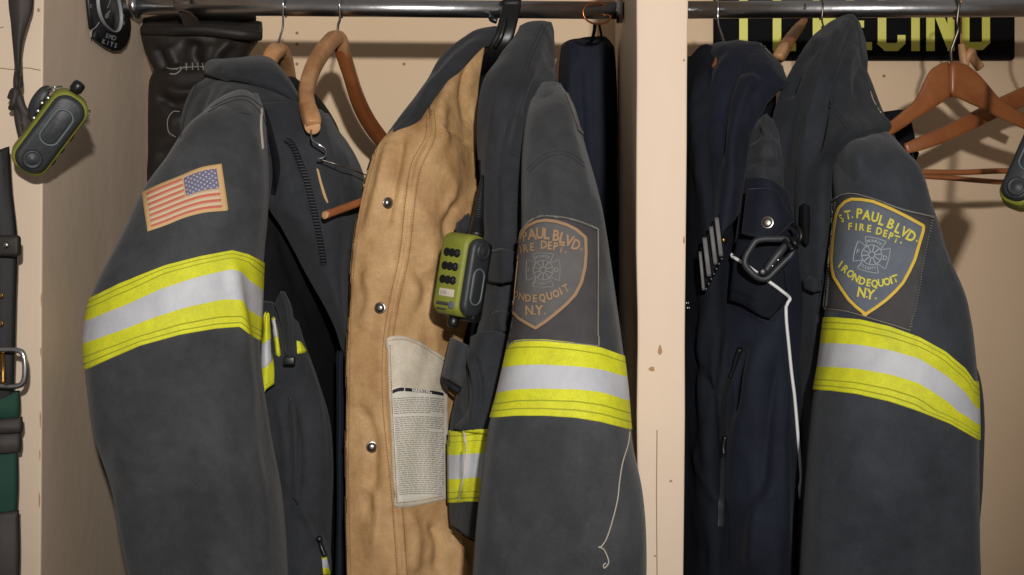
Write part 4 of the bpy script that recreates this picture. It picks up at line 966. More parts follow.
# ================================================================== radios
def radio(name, label, M4, antenna=True, group='lime green alarm radios', face=True, back=True):
    """local frame: x across the lime face, -y out of the face, z up; origin at body centre. size .040 x .034 x .088"""
    t = thing(name, label, 'radio', tuple(M4.to_translation()), group)
    w, d, h = .020, .017, .044
    def rounded(b, x0, x1, y0, y1, z0, z1, r, m=0, ch=.003, seg=6, axis='x'):
        # rounded-rectangle outline in (y,z), extruded along x with a soft rim
        cy, cz = (y0 + y1) / 2, (z0 + z1) / 2; hy, hz = (y1 - y0) / 2, (z1 - z0) / 2
        def ring(ins):
            o_ = []; rr = max(r - ins, .0008)
            for sy, sz, a0 in ((1, 1, 0), (-1, 1, PI / 2), (-1, -1, PI), (1, -1, 1.5 * PI)):
                for k in range(seg + 1):
                    a = a0 + PI / 2 * k / seg
                    o_.append((cy + sy * (hy - ins - rr) + rr * math.cos(a), cz + sz * (hz - ins - rr) + rr * math.sin(a)))
            return o_
        xs = [(x0, ch), (x0 + ch * .3, ch * .3), (x0 + ch, 0), (x1 - ch, 0), (x1 - ch * .3, ch * .3), (x1, ch)]
        V = []; n = 4 * (seg + 1)
        for x, ins in xs:
            for (y, z) in ring(ins): V.append(tuple(M4 @ (Vector((x, y, z)) if axis == 'x' else Vector((y, x, z)))))
        f = [tuple(q) for q in gridfaces(len(xs), n, True)] + [tuple(range(n))[::-1], tuple(range((len(xs) - 1) * n, len(xs) * n))]
        b.add(V, f, m)
    b = Buf(); rounded(b, -w, w - .004, -d, d, -h, h, .013, ch=.004); b.build('shell', [M['lime']], t)['label'] = 'lime green shell'
    b = Buf(); rounded(b, w - .006, w + .005, -d + .003, d - .002, -h + .002, h - .003, .0125, ch=.004); sp = b.build('side_housing', [M['rubber']], t)
    if back: b = Buf(); rounded(b, -w + .002, w + .002, d - .012, d + .003, -h - .004, h - .006, .006, ch=.003); b.build('back_housing', [M['blackplastic']], t)
    # oval recess rim with pad, on the side housing
    b = Buf()
    n = 40; pts = []
    for k in range(n + 1):
        a = 2 * PI * k / n
        y = .0085 * math.cos(a); z = -.010 + (.0105 if math.sin(a) > 0 else -.0105) + .0085 * math.sin(a)
        pts.append(tuple(M4 @ Vector((w + .0052, y, z))))
    tubepts(b, pts, .0010, 8, n=1, caps=False, smooth=False); b.build('recess_rim', [M['rubber_l']], sp)
    b = Buf(); rounded(b, w + .003, w + .0056, -.0070, .0070, -.0285, .0085, .0068, ch=.0012); b.build('pad', [M['rubber']], sp)
    b = Buf(); Rn = (M4.to_3x3() @ Vector((1, 0, 0)))
    disc(b, M4 @ Vector((w + .004, 0, .028)), Rn, .0098, .0045, seg=28, ring=[(1, -.002), (1, .002), (.9, .0036), (.72, .0038), (.66, .0028), (.6, .003), (.35, .0042), (.01, .0046)]); b.build('knob', [M['rubber']], sp)
    if face:
        fn = M4.to_3x3() @ Vector((0, -1, 0))
        for r_, z in enumerate((.022, .0075, -.007)):
            b = Buf()
            for k in (-1, 0, 1): disc(b, M4 @ Vector((-.001 + k * .0074 - .001, -d + .0003, z)), fn, .0046, .0014, seg=14, dome=.15)
            box(b, (-.0105, -d - .0016, z - .0028), (.0065, -d + .001, z + .0028), 0, M4, .0008)
            b.build('speaker_slot', [M['blackplastic']], t)
        b = Buf(); box(b, (-.0115, -d - .0006, -.0245), (.0095, -d + .001, -.0165), 0, M4, .0004); b.build('name_label', [M['cream']], t)
        b = Buf()
        for k in range(5):
            box(b, (-.009 + k * .0018, -d - .0009, -.0225), (-.008 + k * .0018, -d, -.0185), 0, M4)
        b.build('label_print', [M['ink']], t)
        b = Buf(); disc(b, M4 @ Vector((.0082, -d, -.0325)), fn, .0042, .0009, seg=18); b.build('lens', [M['patchgrey']], t)
        b = Buf()
        for k in range(8): box(b, (-.013 + k * .0021, -d - .0005, -.034), (-.0114 + k * .0021, -d + .001, -.0305), 0, M4)
        for k in range(9): box(b, (-.012 + k * .0015, -d - .0005, -.0385), (-.011 + k * .0015, -d + .001, -.0372), 0, M4)
        b.build('maker_mark', [M['patchback']], t)
    if antenna:
        b = Buf(); base = M4 @ Vector((.009, .004, h - .003)); up = (M4.to_3x3() @ Vector((0, 0, 1)))
        tip = Vector(P(482.5, 176, .095)); q = [base.lerp(tip, k / 12) for k in range(13)]
        rs = [.0082, .0085, .0078, .0068, .0060, .0054, .0048, .0044, .0039, .0035, .0030, .0026, .0018]
        tubepts(b, [tuple(x) for x in q], rs, 14, n=3)
        an = b.build('antenna', [M['blackplastic']], t)
        b = Buf()
        for k in range(16):
            c_ = base.lerp(tip, .28 + k * .042); rr = .0066 - k * .00026
            disc(b, c_, (tip - base), rr, .0014, seg=14, ring=[(.7, -.0007), (1, -.0003), (1, .0003), (.7, .0007)])
        # ribs: one mesh, the moulded thread of the antenna
        b.build('antenna_ribs', [M['rubber']], an)
    b = Buf(); disc(b, M4 @ Vector((-.004, .004, -h - .001)), M4.to_3x3() @ Vector((0, 0, -1)), .0065, .010, seg=16, ring=[(.6, -.003), (.75, .0), (1, .002), (1, .008), (.8, .011), (.01, .012)])
    b.build('clip_stud', [M['blackplastic']], t)
    return t
def frame(pos, yaw, roll, pitch=0, flip=False):
    m = Matrix.Translation(Vector(pos)) @ Matrix.Rotation(math.radians(roll), 4, 'Y') @ Matrix.Rotation(math.radians(yaw), 4, 'Z') @ Matrix.Rotation(math.radians(pitch), 4, 'X')
    return m
radio('alarm_radio', 'lime green and black radio with long antenna clipped on the tan-lined jacket', frame(P(461, 275, .045), -38, 9), True)

# ================================================================== JACKET 3 (navy, right bay)
j3 = thing('rescue_jacket', 'navy and black rescue jacket with carabiner on its pocket, hanging right of the white post', 'jacket', P(722, 45, RY))
b3 = Loft('body', [(684, 58, 770, 60, .33, .03), (682, 68, 774, 72, .33, .08), (681, 100, 772, 100, .33, .12), (681, 160, 770, 160, .335, .135), (681, 260, 776, 260, .34, .14),
                   (681, 400, 782, 400, .34, .14), (681, 575, 782, 575, .34, .14), (681, 740, 782, 740, .34, .135)], M['navy2'], j3, amp=.003, seed=61, step=5, nv=100)
# rear left front edge, dark
lf, lfs = sheet('left_panel', [
    [(687, 56, .27), (698, 46, .26), (708, 43, .25), (716, 46, .25)],
    [(681, 80, .24), (694, 74, .215), (704, 72, .2), (714, 80, .2)],
    [(680, 130, .22), (694, 130, .175), (706, 130, .165), (720, 135, .175)],
    [(679, 200, .21), (697, 200, .155), (712, 200, .145), (732, 200, .165)],
    [(678, 280, .205), (699, 280, .15), (716, 280, .135), (740, 285, .155)],
    [(678, 360, .2), (700, 360, .145), (718, 360, .13), (742, 360, .15)],
    [(677, 450, .2), (700, 450, .145), (716, 450, .13), (738, 450, .15)],
    [(676, 575, .2), (700, 575, .145), (716, 575, .13), (738, 575, .15)],
    [(676, 740, .2), (700, 740, .145), (716, 740, .13), (738, 740, .15)]], M['navy2'], j3, th=.006, amp=.0035, seed=62, fold=(34, 34, 9),
    creases=[([(700, 60), (694, 120), (698, 200)], 4, 3), ([(706, 300), (700, 360), (706, 440), (716, 490)], 5, 4), ([(690, 340), (704, 380), (722, 400)], 4, -3), ([(728, 330), (722, 400), (726, 470)], 5, -4), ([(692, 440), (712, 490), (730, 520)], 5, 3)])
# hood / collar of smooth navy, rolling to the left
hd3, hs3 = sheet('collar', [
    [(704, 43, .27), (718, 39, .265), (733, 37.5, .26), (750, 39, .255), (766, 46, .25), (783, 66, .25)],
    [(705, 60, .235), (718, 52, .22), (735, 50, .21), (752, 53, .205), (768, 60, .205), (789, 78, .215)],
    [(704, 90, .21), (716, 84, .185), (732, 80, .165), (750, 78, .16), (768, 80, .17), (786, 86, .185)],
    [(705, 130, .195), (715, 126, .165), (728, 120, .145), (742, 112, .14), (755, 106, .15), (767, 106, .165)],
    [(706, 170, .185), (714, 168, .155), (724, 162, .135), (734, 152, .13), (743, 144, .138), (752, 134, .155)],
    [(707, 205, .175), (713, 204, .15), (721, 200, .13), (730, 194, .126), (738, 184, .133), (748, 168, .15)],
    [(706, 240, .17), (711, 240, .148), (718, 236, .13), (726, 230, .126), (734, 222, .132), (741, 212, .148)]], M['navy'], j3, th=.007, amp=.0022, seed=63, fold=(30, 30, 12),
    creases=[([(740, 44), (722, 70), (712, 110), (710, 170)], 5, 3.5), ([(752, 48), (733, 78), (722, 118), (718, 170)], 4, -4), ([(762, 60), (745, 90), (733, 130), (728, 170)], 5, 3.5), ([(776, 74), (760, 86), (748, 104)], 3, -2),
             ([(738, 66), (752, 72), (770, 74)], 4, -2.5), ([(714, 50), (704, 90), (704, 150)], 3, -3)])
b = Buf(); ribbon(b, [(765, 46), (772, 53), (779, 60), (785, 67)], 1.0, [hs3], .0008); b.build('worn_edge', [M['seam_l']], j3)
b = Buf(); ribbon(b, [(789, 80), (768, 106), (753, 134), (748, 168), (742, 208)], 1.4, [hs3], .0006); b.build('edge_stitching', [M['seam']], j3)
# inner neck fabric bundle, grey black
ib, ibs = sheet('inner_flap', [
    [(758, 118, .17), (766, 112, .145), (774, 118, .15)], [(748, 136, .165), (764, 132, .135), (780, 138, .15)], [(744, 160, .16), (764, 158, .13), (784, 164, .148)],
    [(741, 182, .16), (762, 186, .13), (785, 192, .148)]], M['shell_d'], j3, th=.006, amp=.0025, seed=64, fold=(50, 50, 30), creases=[([(750, 150), (765, 140), (776, 146)], 3, 3), ([(746, 165), (764, 162), (782, 172)], 3, -3.5), ([(760, 120), (768, 140), (774, 165)], 3, 2.5)])
# right front: navy, with pocket
rf, rfs = sheet('right_panel', [
    [(742, 176, .155), (758, 176, .13), (776, 180, .125), (792, 190, .15)],
    [(737, 210, .15), (756, 212, .122), (778, 215, .115), (798, 220, .14)],
    [(732, 250, .148), (755, 252, .12), (780, 255, .11), (802, 260, .135)],
    [(727, 300, .145), (754, 302, .115), (782, 305, .105), (804, 310, .13)],
    [(724, 350, .145), (752, 352, .115), (780, 354, .103), (804, 356, .13)],
    [(725, 410, .145), (752, 412, .112), (780, 414, .102), (804, 416, .13)],
    [(726, 480, .145), (752, 482, .11), (780, 482, .10), (803, 484, .13)],
    [(726, 575, .145), (752, 575, .108), (780, 575, .098), (801, 575, .13)],
    [(728, 740, .145), (752, 740, .11), (780, 740, .10), (800, 740, .13)]], M['navy'], j3, th=.007, amp=.0028, seed=65, fold=(26, 26, 9),
    creases=[([(728, 298), (750, 312), (768, 322)], 2.5, 2.2), ([(768, 322), (778, 312), (787, 304)], 2.5, -2.2), ([(764, 330), (750, 390), (738, 450), (736, 530)], 9, 5), ([(780, 350), (768, 420), (760, 520)], 7, -5), ([(745, 340), (738, 380), (732, 420)], 5, -5), ([(770, 480), (756, 520), (752, 575)], 7, 5), ([(790, 380), (784, 450), (788, 560)], 5, 2.5)])
pk, pks = sheet('chest_pocket', [
    [(735, 238, .118), (752, 239, .105), (768, 241, .098), (782, 240, .10)], [(731, 262, .115), (750, 266, .10), (770, 272, .092), (786, 276, .097)],
    [(728, 292, .115), (744, 296, .10), (760, 302, .09), (787, 300, .095)], [(727, 300, .118), (742, 306, .104), (758, 316, .094), (770, 320, .094)]], M['navy2'], j3, th=.006, amp=.001, seed=66,
    creases=[([(728, 285), (745, 292), (762, 300)], 3, 1.5)])
fp3, fps3 = sheet('pocket_flap', [
    [(744, 188, .115), (758, 187, .098), (772, 188, .094), (778, 190, .10)], [(742, 205, .112), (757, 206, .092), (774, 206, .088), (788, 208, .098)],
    [(740, 222, .11), (757, 224, .088), (776, 224, .084), (796, 222, .096)], [(739, 234, .11), (752, 237, .09), (768, 240, .085), (780, 240, .092)]], M['navy'], j3, th=.006, amp=.001, seed=67)
stitch('stitching', [[(742, 232), (756, 235), (774, 237), (793, 221)]], [fps3], j3, M['seam'])
snap('snap', [(767.5, 222.5)], [fps3], j3, r=.0056, h=.002)
snap('snap', [(723.5, 240)], [hs3, lfs], j3, r=.004, m='brass')
snap('snap', [(688, 303), (689, 308)], [lfs], j3, r=.002)
# piping over the pocket and down the seam
b = Buf(); tg = [pks, rfs, fps3]
pts = drape(cr(np.array([(728.5, 254), (735, 258), (745, 264), (756, 272), (768, 281), (780, 290), (789, 298), (787, 303), (785.5, 310), (786, 325), (788, 345), (791, 375), (794, 400), (796.5, 430), (799, 460), (801, 498)], float), n=4), tg, .0012)
tubepts(b, pts, .0019, 8, n=1); b.build('reflective_piping', [M['piping']], j3)
# zipped opening with dark pulls
b = Buf(); ribbon(b, [(741, 346), (737, 360), (730, 378), (725, 395), (723, 425), (723, 455)], 4.5, [rfs, lfs], .0012); b.build('zip_tape', [M['liner']], j3)
for pts_ in ([(741, 348), (737, 358), (733, 372), (731, 376)], [(725, 436), (723, 446), (722, 455)]):
    b = Buf(); tubepts(b, drape(pts_, [rfs, lfs], .003), [.0035, .003, .002, .0028][:len(pts_)], 10); b.build('zip_pull', [M['blackplastic']], j3)
b = Buf(); ribbon(b, [(722, 458), (721, 490), (720, 526)], 5, [lfs, rfs], .002); b.build('pull_cord', [M['rubber']], j3)
# ribbed bars on the collar point
cb_ = Buf()
for (x0, y0, x1, y1, w_) in [(700, 252, 703.5, 290, 3.0), (704.5, 238, 709, 276, 4.6), (711, 227, 715.5, 264, 4.2), (716.5, 218, 721, 256, 4.4)]:
    cb_ = Buf(); tubepts(cb_, px3((x0, y0, .112), ((x0 + x1) / 2, (y0 + y1) / 2, .105), (x1, y1, .11)), w_ * .00056, 12, flat=(1, .7, (0, 1, 0)))
    o = cb_.build('ribbed_bar', [M['slate']], j3)
bk, bks = sheet('bar_backing', [[(699, 248, .125), (710, 226, .118), (720, 214, .12)], [(700, 268, .122), (712, 250, .114), (723, 236, .118)], [(703, 293, .122), (714, 276, .116), (724, 258, .12)]], M['liner'], j3, th=.005)
ps = []
for k in range(7):
    b = Buf(); disc(b, P(706 + k * 2.6, 289 - k * 5.0, .112), (0, -1, 0), .0024, .0024, seg=10); b.build('bar_rivet', [M['blackplastic']], j3)
# hanger of jacket 3
hg = thing('clothes_hanger', 'hanger inside the navy rescue jacket, wire hook with a sliver of wood', 'hanger', P(720, 40, RY), 'wooden hangers')
wire(hg, railhook(717, RY, 10) + px3((718, 22, RY - .012), (722, 36, RY - .03), (725, 46, RY - .055), (725, 53, RY - .068)), .0012)
b = Buf(); tubepts(b, px3((716, 68, .21), (721, 57, .225), (725, 52, .235), (733, 54, .26)), [.0055, .0065, .0055, .004], 12); b.build('arms', [M['wood']], hg)
# carabiner
cbn = thing('carabiner', 'black locking carabiner clipped across the navy jacket pocket flap', 'carabiner', P(768, 260, .07))
fr_pts = [(752, 246), (746, 256), (745, 264), (750, 271), (757, 277), (764, 279), (769, 277), (776, 270), (785, 261), (791, 255), (793, 248), (790, 242), (784, 239), (776, 239), (764, 239), (756, 241)]
q = px3(*[(x, y, .068 + .0005 * (x - 745) * .2) for x, y in fr_pts + fr_pts[:1]])
b = Buf(); tubepts(b, q, .0036, 14, n=4, caps=False); b.build('frame', [M['rubber']], cbn)
b = Buf(); tubepts(b, px3((764, 273, .066), (772, 262, .066), (780, 252, .066), (787, 244, .068)), [.0036, .0046, .0046, .0034], 14, n=4); b.build('gate', [M['rubber']], cbn)
b = Buf(); disc(b, P(763, 272, .064), (0, -1, 0), .0048, .002, seg=18); b.build('pivot', [M['blackplastic']], cbn)
for (x, y) in [(772.5, 266), (778, 260)]:
    b = Buf(); disc(b, P(x, y, .0618), (0, -1, 0), .0017, .0012, seg=10); b.build('rivet', [M['steel']], cbn)
b = Buf(); tubepts(b, px3((780, 236, .078), (787, 243, .066), (793, 250, .06)), [.0025, .003, .0025], 10); tubepts(b, px3((787, 236, .078), (794, 242, .064), (797, 248, .066)), [.002, .0028, .002], 10); b.build('lock_sleeve', [M['blackplastic']], cbn)
ky = Buf(); tubepts(ky, px3((793, 225, .09), (799, 229, .078), (801, 237, .074), (797, 243, .078), (794, 236, .086)), .0024, 10)
tag(ky.build('key_clip', [M['blackplastic']], at=P(798, 236, .08)), 'small black clip hooked beside the carabiner', 'clip')

# ================================================================== JACKET 4 (right)
j4 = thing('turnout_jacket', 'dark slate turnout jacket with bright gold shield patch, hanging in right bay', 'jacket', P(828, 30, RY), 'turnout jackets')
b4 = Loft('body', [(812, 50, 852, 48, .36, .03), (806, 80, 862, 80, .37, .10), (802, 130, 880, 130, .38, .14), (806, 200, 912, 200, .39, .15), (810, 330, 948, 330, .34, .16), (812, 390, 970, 390, .33, .17), (812, 575, 968, 575, .33, .16), (812, 740, 960, 740, .33, .16)],
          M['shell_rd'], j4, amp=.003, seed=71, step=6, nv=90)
s4 = Loft('sleeve', [(848, 136, 886, 131, 0.15, 0.02), (836, 150, 902, 148, 0.12, 0.045), (833, 175, 920, 172, 0.1, 0.058), (837, 215, 932, 212, 0.08, 0.064), (833, 260, 948, 258, 0.06, 0.068), (827, 310, 964, 300, 0.045, 0.07), (821, 360, 971, 350, 0.035, 0.073), (814, 400, 975, 408, 0.03, 0.074), (807, 470, 976, 470, 0.03, 0.074), (802, 540, 977, 540, 0.035, 0.07), (800, 600, 978, 600, 0.04, 0.068), (803, 690, 970, 690, 0.05, 0.058), (815, 770, 955, 770, 0.055, 0.045)],
          M['shell_r'], j4, amp=.0022, seed=72, fold=(14, 14, 6),
          creases=[([(850, 440), (880, 490), (900, 560)], 20, 2.2), ([(930, 430), (945, 480), (940, 560)], 14, -2.4), ([(826, 430), (822, 500), (820, 575)], 8, 2), ([(940, 230), (955, 290), (966, 330)], 8, -2), ([(895, 150), (915, 180), (925, 215)], 8, -2), ([(870, 520), (910, 470), (950, 450)], 16, 1.8)])
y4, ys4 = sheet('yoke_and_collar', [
    [(814, 34, .285), (828, 22, .28), (842, 14, .285), (854, 12, .29), (861, 20, .31)],
    [(801, 50, .24), (820, 42, .215), (838, 36, .21), (852, 36, .22), (867, 46, .26)],
    [(787, 72, .215), (808, 70, .175), (830, 68, .155), (850, 68, .16), (870, 76, .20)],
    [(774, 103, .20), (798, 104, .155), (824, 105, .13), (850, 105, .12), (879, 106, .165)],
    [(766, 135, .19), (794, 136, .145), (820, 136, .115), (850, 134, .07), (893, 130, .145)],
    [(764, 168, .19), (792, 168, .14), (812, 168, .11), (830, 168, .10), (846, 168, .13)],
    [(770, 210, .19), (792, 210, .14), (810, 212, .11), (826, 212, .10), (842, 214, .13)],
    [(782, 270, .18), (796, 270, .14), (810, 270, .11), (824, 270, .10), (840, 270, .12)],
    [(790, 340, .17), (800, 340, .135), (810, 340, .11), (818, 340, .10), (834, 340, .11)],
    [(796, 420, .16), (801, 420, .13), (807, 420, .11), (813, 420, .095), (826, 420, .10)],
    [(796, 575, .15), (799, 575, .125), (803, 575, .105), (806, 575, .095), (820, 575, .09)],
    [(798, 740, .15), (800, 740, .125), (804, 740, .11), (810, 740, .10), (824, 740, .09)]], M['shell_rd'], j4, th=.007, amp=.0016, seed=73,
    creases=[([(848, 16), (830, 50), (818, 90), (806, 140)], 4, 5), ([(856, 22), (842, 50), (830, 80), (822, 120), (812, 170)], 4, -6), ([(862, 36), (850, 62), (846, 90)], 4, 2), ([(866, 60), (856, 80), (858, 100)], 3, -2),
             ([(818, 42), (800, 66), (786, 100)], 4, -6), ([(822, 34), (806, 56), (792, 80)], 3, 2.5), ([(800, 90), (788, 130), (782, 180)], 5, -4), ([(816, 110), (804, 150), (800, 220), (806, 300)], 5, 3), ([(780, 120), (776, 160), (780, 200)], 5, 3)])
stitch('stitching', [[(826, 102), (836, 115), (846, 127), (855, 136), (864, 134), (876, 131), (890, 131)], [(829, 101), (839, 114), (848, 124), (856, 132.5), (866, 131), (878, 128)], [(856, 20), (860, 40), (862, 64)], [(850, 20), (834, 52), (823, 88), (813, 130)]], [ys4, s4.surf], j4, M['seam'])
cp4, cps4 = sheet('shoulder_cap', [
    [(840, 128, .15), (856, 137, .10), (874, 133, .12), (890, 131, .155)], [(836, 142, .12), (856, 144, .066), (880, 142, .086), (900, 146, .125)], [(834, 160, .10), (856, 160, .045), (884, 160, .06), (911, 162, .10)], [(835, 186, .095), (860, 188, .052), (890, 187, .058), (922, 186, .095)]],
    M['shell_r'], j4, th=.005, amp=.001, seed=74)
b = Buf(); ribbon(b, [(871, 92), (874, 101), (879, 108), (881, 113)], 2.6, [ys4], .0012); b.build('frayed_edge', [M['cream']], j4)
kn = Buf()
kt, kts = sheet('hanging_tab', [[(797, 205, .125), (804, 203, .10), (812, 206, .105)], [(797, 225, .122), (804, 224, .098), (812, 226, .103)], [(799, 244, .122), (805, 246, .10), (811, 244, .104)]], M['liner'], j4, th=.006)
kt2, kts2 = sheet('hanging_tab', [[(800, 280, .12), (810, 276, .09), (822, 280, .088)], [(801, 290, .118), (811, 292, .085), (822, 290, .084)]], M['shell_rd'], j4, th=.006)
s4.band('reflective_band', [(821, 317), (835, 317), (860, 319), (890, 326), (920, 337), (945, 351), (965, 368), (973, 380)], [(812, 390), (830, 391), (855, 394), (890, 402), (920, 412), (950, 424), (978, 440)], TAPE, [M['yellow'], M['silver'], M['ythread']], j4)
patch('reflective_band', [(972, 380), (979, 380)], [(974, 404), (981, 405)], [b4.surf, s4.surf], [M['yellow'], M['silver']], j4, rows=[(0, 0), (.4, 1)], off=.001, nv=10)
P4T = [(831, 200.5), (838, 196.5), (846, 193.6), (855, 193.6), (866, 196.5), (880, 201), (900, 208.5), (917, 213), (934, 216.5)]
P4B = [(821.5, 309), (835, 310), (848, 312), (862, 316), (880, 321.5), (895, 326), (911, 331)]
base4 = patch('department_patch', P4T, P4B, [s4.surf, cps4], [M['patchback']], j4, off=.0011, nv=60, smoothcurve=False)
base4[0]['label'] = 'department patch with bright gold shield'
shield(j4, [base4[1]], base4, SH[0:11], [SH[i] for i in range(26, 10, -1)], SH, ex4, M['gold'], M['lettergold'], M['patchgrey'], M['emb'], LETS)
stitch('patch_edging', [[(831.5, 201), (838, 197.5), (846, 194.6), (855, 194.6), (866, 197.5), (880, 202), (900, 209.5), (917, 214), (933, 217.5)], [(822.5, 308), (835, 309), (848, 311), (862, 315), (880, 320.5), (895, 325), (910, 330)], [(831.5, 201), (828, 250), (822.5, 308)]], [base4[1]], base4[0], M['seam_l'], w=1.0, off=.0016)
stitch('edge_stitches', [[(932, 218), (924, 262), (916, 305), (910, 329)], [(834, 205), (831, 240), (827, 290)]], [base4[1]], base4[0], M['seam_l'], w=2.2, off=.0016, dash=(.8, 1.9))
# hanger of jacket 4: wire hook, and a second worn wooden end poking out left of its collar
hg = thing('clothes_hanger', 'hanger inside the gold shield jacket, only its thin wire hook showing', 'hanger', P(822, 20, RY), 'wooden hangers')
wire(hg, railhook(821, RY, 9.5) + px3((822, 20, RY - .012), (824, 28, RY - .02), (826, 36, RY - .02)), .0012, 'darkwire')
b = Buf(); tubepts(b, px3((850, 66, .22), (838, 48, .27), (827, 36, .285), (822, 44, .33), (818, 60, .38)), .0075, 12); b.build('arms', [M['wood']], hg)
hg = thing('clothes_hanger', 'worn wooden hanger arm poking up between the two right bay jackets', 'hanger', P(790, 40, .42), 'wooden hangers')
b = Buf(); tubepts(b, px3((778, 58, .40), (783, 50, .415), (790, 39, .44), (799, 27, .47), (805, 19, .49)), [.0085, .0085, .0078, .0065, .004], 16, flat=(1, .8, (0, 0, 1))); b.build('arm', [M['wood']], hg)
b = Buf(); tubepts(b, px3((778, 57.5, .388), (782, 50, .402), (785, 45, .416)), [.0066, .007, .005], 14, flat=(1, .8, (0, 0, 1))); b.build('worn_end', [M['woodpale']], hg)
b = Buf(); tubepts(b, px3((805, 19, .49), (806, 12, .47), (806, 5, .42), (805, 2, .36), (805, 3, .30), (805, 8, .283)), .0012, 10); b.build('hook', [M['darkwire']], hg)

# ================================================================== bare hangers in the right bay
def hanger_front(label, Y, pts, rad, hookpts, bar=None, seam=None, m='wood'):
    t = thing('clothes_hanger', label, 'hanger', P(*hookpts[-1][:2], RY), 'wooden hangers')
    for side in pts:
        b = Buf(); tubepts(b, px3(*side), rad, 18, flat=(.55, 1, (0, 1, 0)) if False else (1, .5, (0, 1, 0)), n=8); b.build('arm', [M[m]], t)
    return t
hg = hanger_front('front wooden hanger at right with dark twisted hook, bare arms spread wide', .30,
                  [], [], [(955, 0, RY), (955, 60, RY)])
def plate(rows, parent, mm, Yf, th, name='arm'):
    R_ = []
    for ux, uy, lx, ly in rows:
        R_.append([(ux, uy, Yf(ux) + .007), (ux * .85 + lx * .15, uy * .85 + ly * .15, Yf(ux) + .0012), ((ux + lx) / 2, (uy + ly) / 2, Yf(ux)), (ux * .15 + lx * .85, uy * .15 + ly * .85, Yf(ux) + .0012), (lx, ly, Yf(ux) + .007)])
    return sheet(name, R_, mm, parent, th=th, step=2)
plate([(951, 59, 952, 99), (944, 60, 948, 101), (938, 62.5, 942, 105), (931, 67, 936, 109), (926, 74, 930, 113), (921, 87, 922, 117.5), (914, 99, 914, 122), (903, 109.5, 905, 128), (889, 121, 895, 134), (872, 133, 880, 143)], hg, M['wood'], lambda x: .285 + (x - 951) * .0006, .014)
plate([(951, 59, 952, 99), (959, 60, 957, 100), (966, 62, 963, 102.5), (973, 66.5, 969, 105.5), (981, 74, 976, 108.5), (990, 85, 986, 113), (999, 96, 997, 118.5), (1011, 105, 1009, 124), (1024, 112.5, 1023, 130), (1052, 124, 1048, 140)], hg, M['wood'], lambda x: .285 + (x - 951) * .0006, .014)
wire(hg, railhook(956, RY, 8.5) + px3((957, 22, RY - .011), (958, 30, RY - .008), (954, 42, RY - .006), (951, 52, RY - .004), (952, 66, RY)), .0021, 'darkwire')
b = Buf(); tubepts(b, px3((1040, 172, .325), (1000, 171, .31), (960, 172.5, .295), (915, 172, .28), (890, 172, .275)), .0036, 12); o = b.build('trouser_bar', [M['wood']], hg)
for a_, e_ in (((884, 124, .263), (890, 172, .275)), ((1042, 120, .335), (1040, 172, .325))):
    b = Buf(); tubepts(b, px3(a_, e_), .0009, 8); b.build('bar_wire', [M['darkwire']], hg)
hg = thing('clothes_hanger', 'second wooden hanger tucked behind the front one in right bay', 'hanger', P(966, 50, RY), 'wooden hangers')
b = Buf(); tubepts(b, px3((966, 62, .36), (968, 58, .36)), .006, 12); 
b = Buf(); tubepts(b, px3((905, 149, .33), (922, 143, .335), (945, 134, .345), (970, 122, .36), (1000, 107, .38), (1030, 94, .40)), [.0065, .0088, .0098, .0105, .0115, .0125], 18, flat=(1, .5, (0, 1, 0)), n=6); b.build('arm', [M['wood']], hg)
b = Buf(); tubepts(b, px3((1030, 94, .40), (1050, 92, .405), (1070, 100, .41)), [.0125, .013, .012], 18, flat=(1, .5, (0, 1, 0)), n=6); b.build('arm', [M['wood']], hg)
wire(hg, railhook(1048, RY, 7.5) + px3((1049, 30, .295), (1050, 60, .35), (1050, 84, .40)), .0018, 'darkwire')
b = Buf(); tubepts(b, px3((920, 176, .37), (950, 178, .375), (985, 181, .38), (1008, 182, .385), (1060, 180, .40)), .0034, 12); b.build('trouser_bar', [M['wood']], hg)
b = Buf(); tubepts(b, px3((910, 148, .335), (921, 176, .37)), .0009, 8); b.build('bar_wire', [M['darkwire']], hg)
b = Buf(); tubepts(b, px3((1066, 98, .41), (1060, 180, .40)), .0009, 8); b.build('bar_wire', [M['darkwire']], hg)
hg = thing('clothes_hanger', 'pale wooden hanger tops rising behind the dark twisted hook', 'hanger', P(962, 50, .40), 'wooden hangers')
b = Buf(); tubepts(b, px3((965, 66, .42), (963, 54, .42), (961, 44, .42)), [.0062, .0056, .0042], 12); tubepts(b, [P(961, 44, .42), P(961, 20, .40), P(961, 3, .36), P(961, -2, .32), P(961, 2, .285)], .0012, 8); b.build('neck', [M['woodpale']], hg)
b = Buf(); tubepts(b, px3((965, 62, .42), (971, 52, .42), (973, 58, .425), (980, 68, .43)), [.005, .0058, .006, .0065], 12); b.build('neck_block', [M['woodpale']], hg)
b = Buf(); tubepts(b, px3((912, 114, .41), (930, 97, .415), (944, 80, .42), (962, 74, .42), (978, 88, .425), (1000, 107, .43), (1026, 121, .435)), [.006, .007, .0075, .008, .0075, .007, .006], 14, flat=(1, .6, (0, 1, 0))); b.build('arms', [M['wood']], hg)
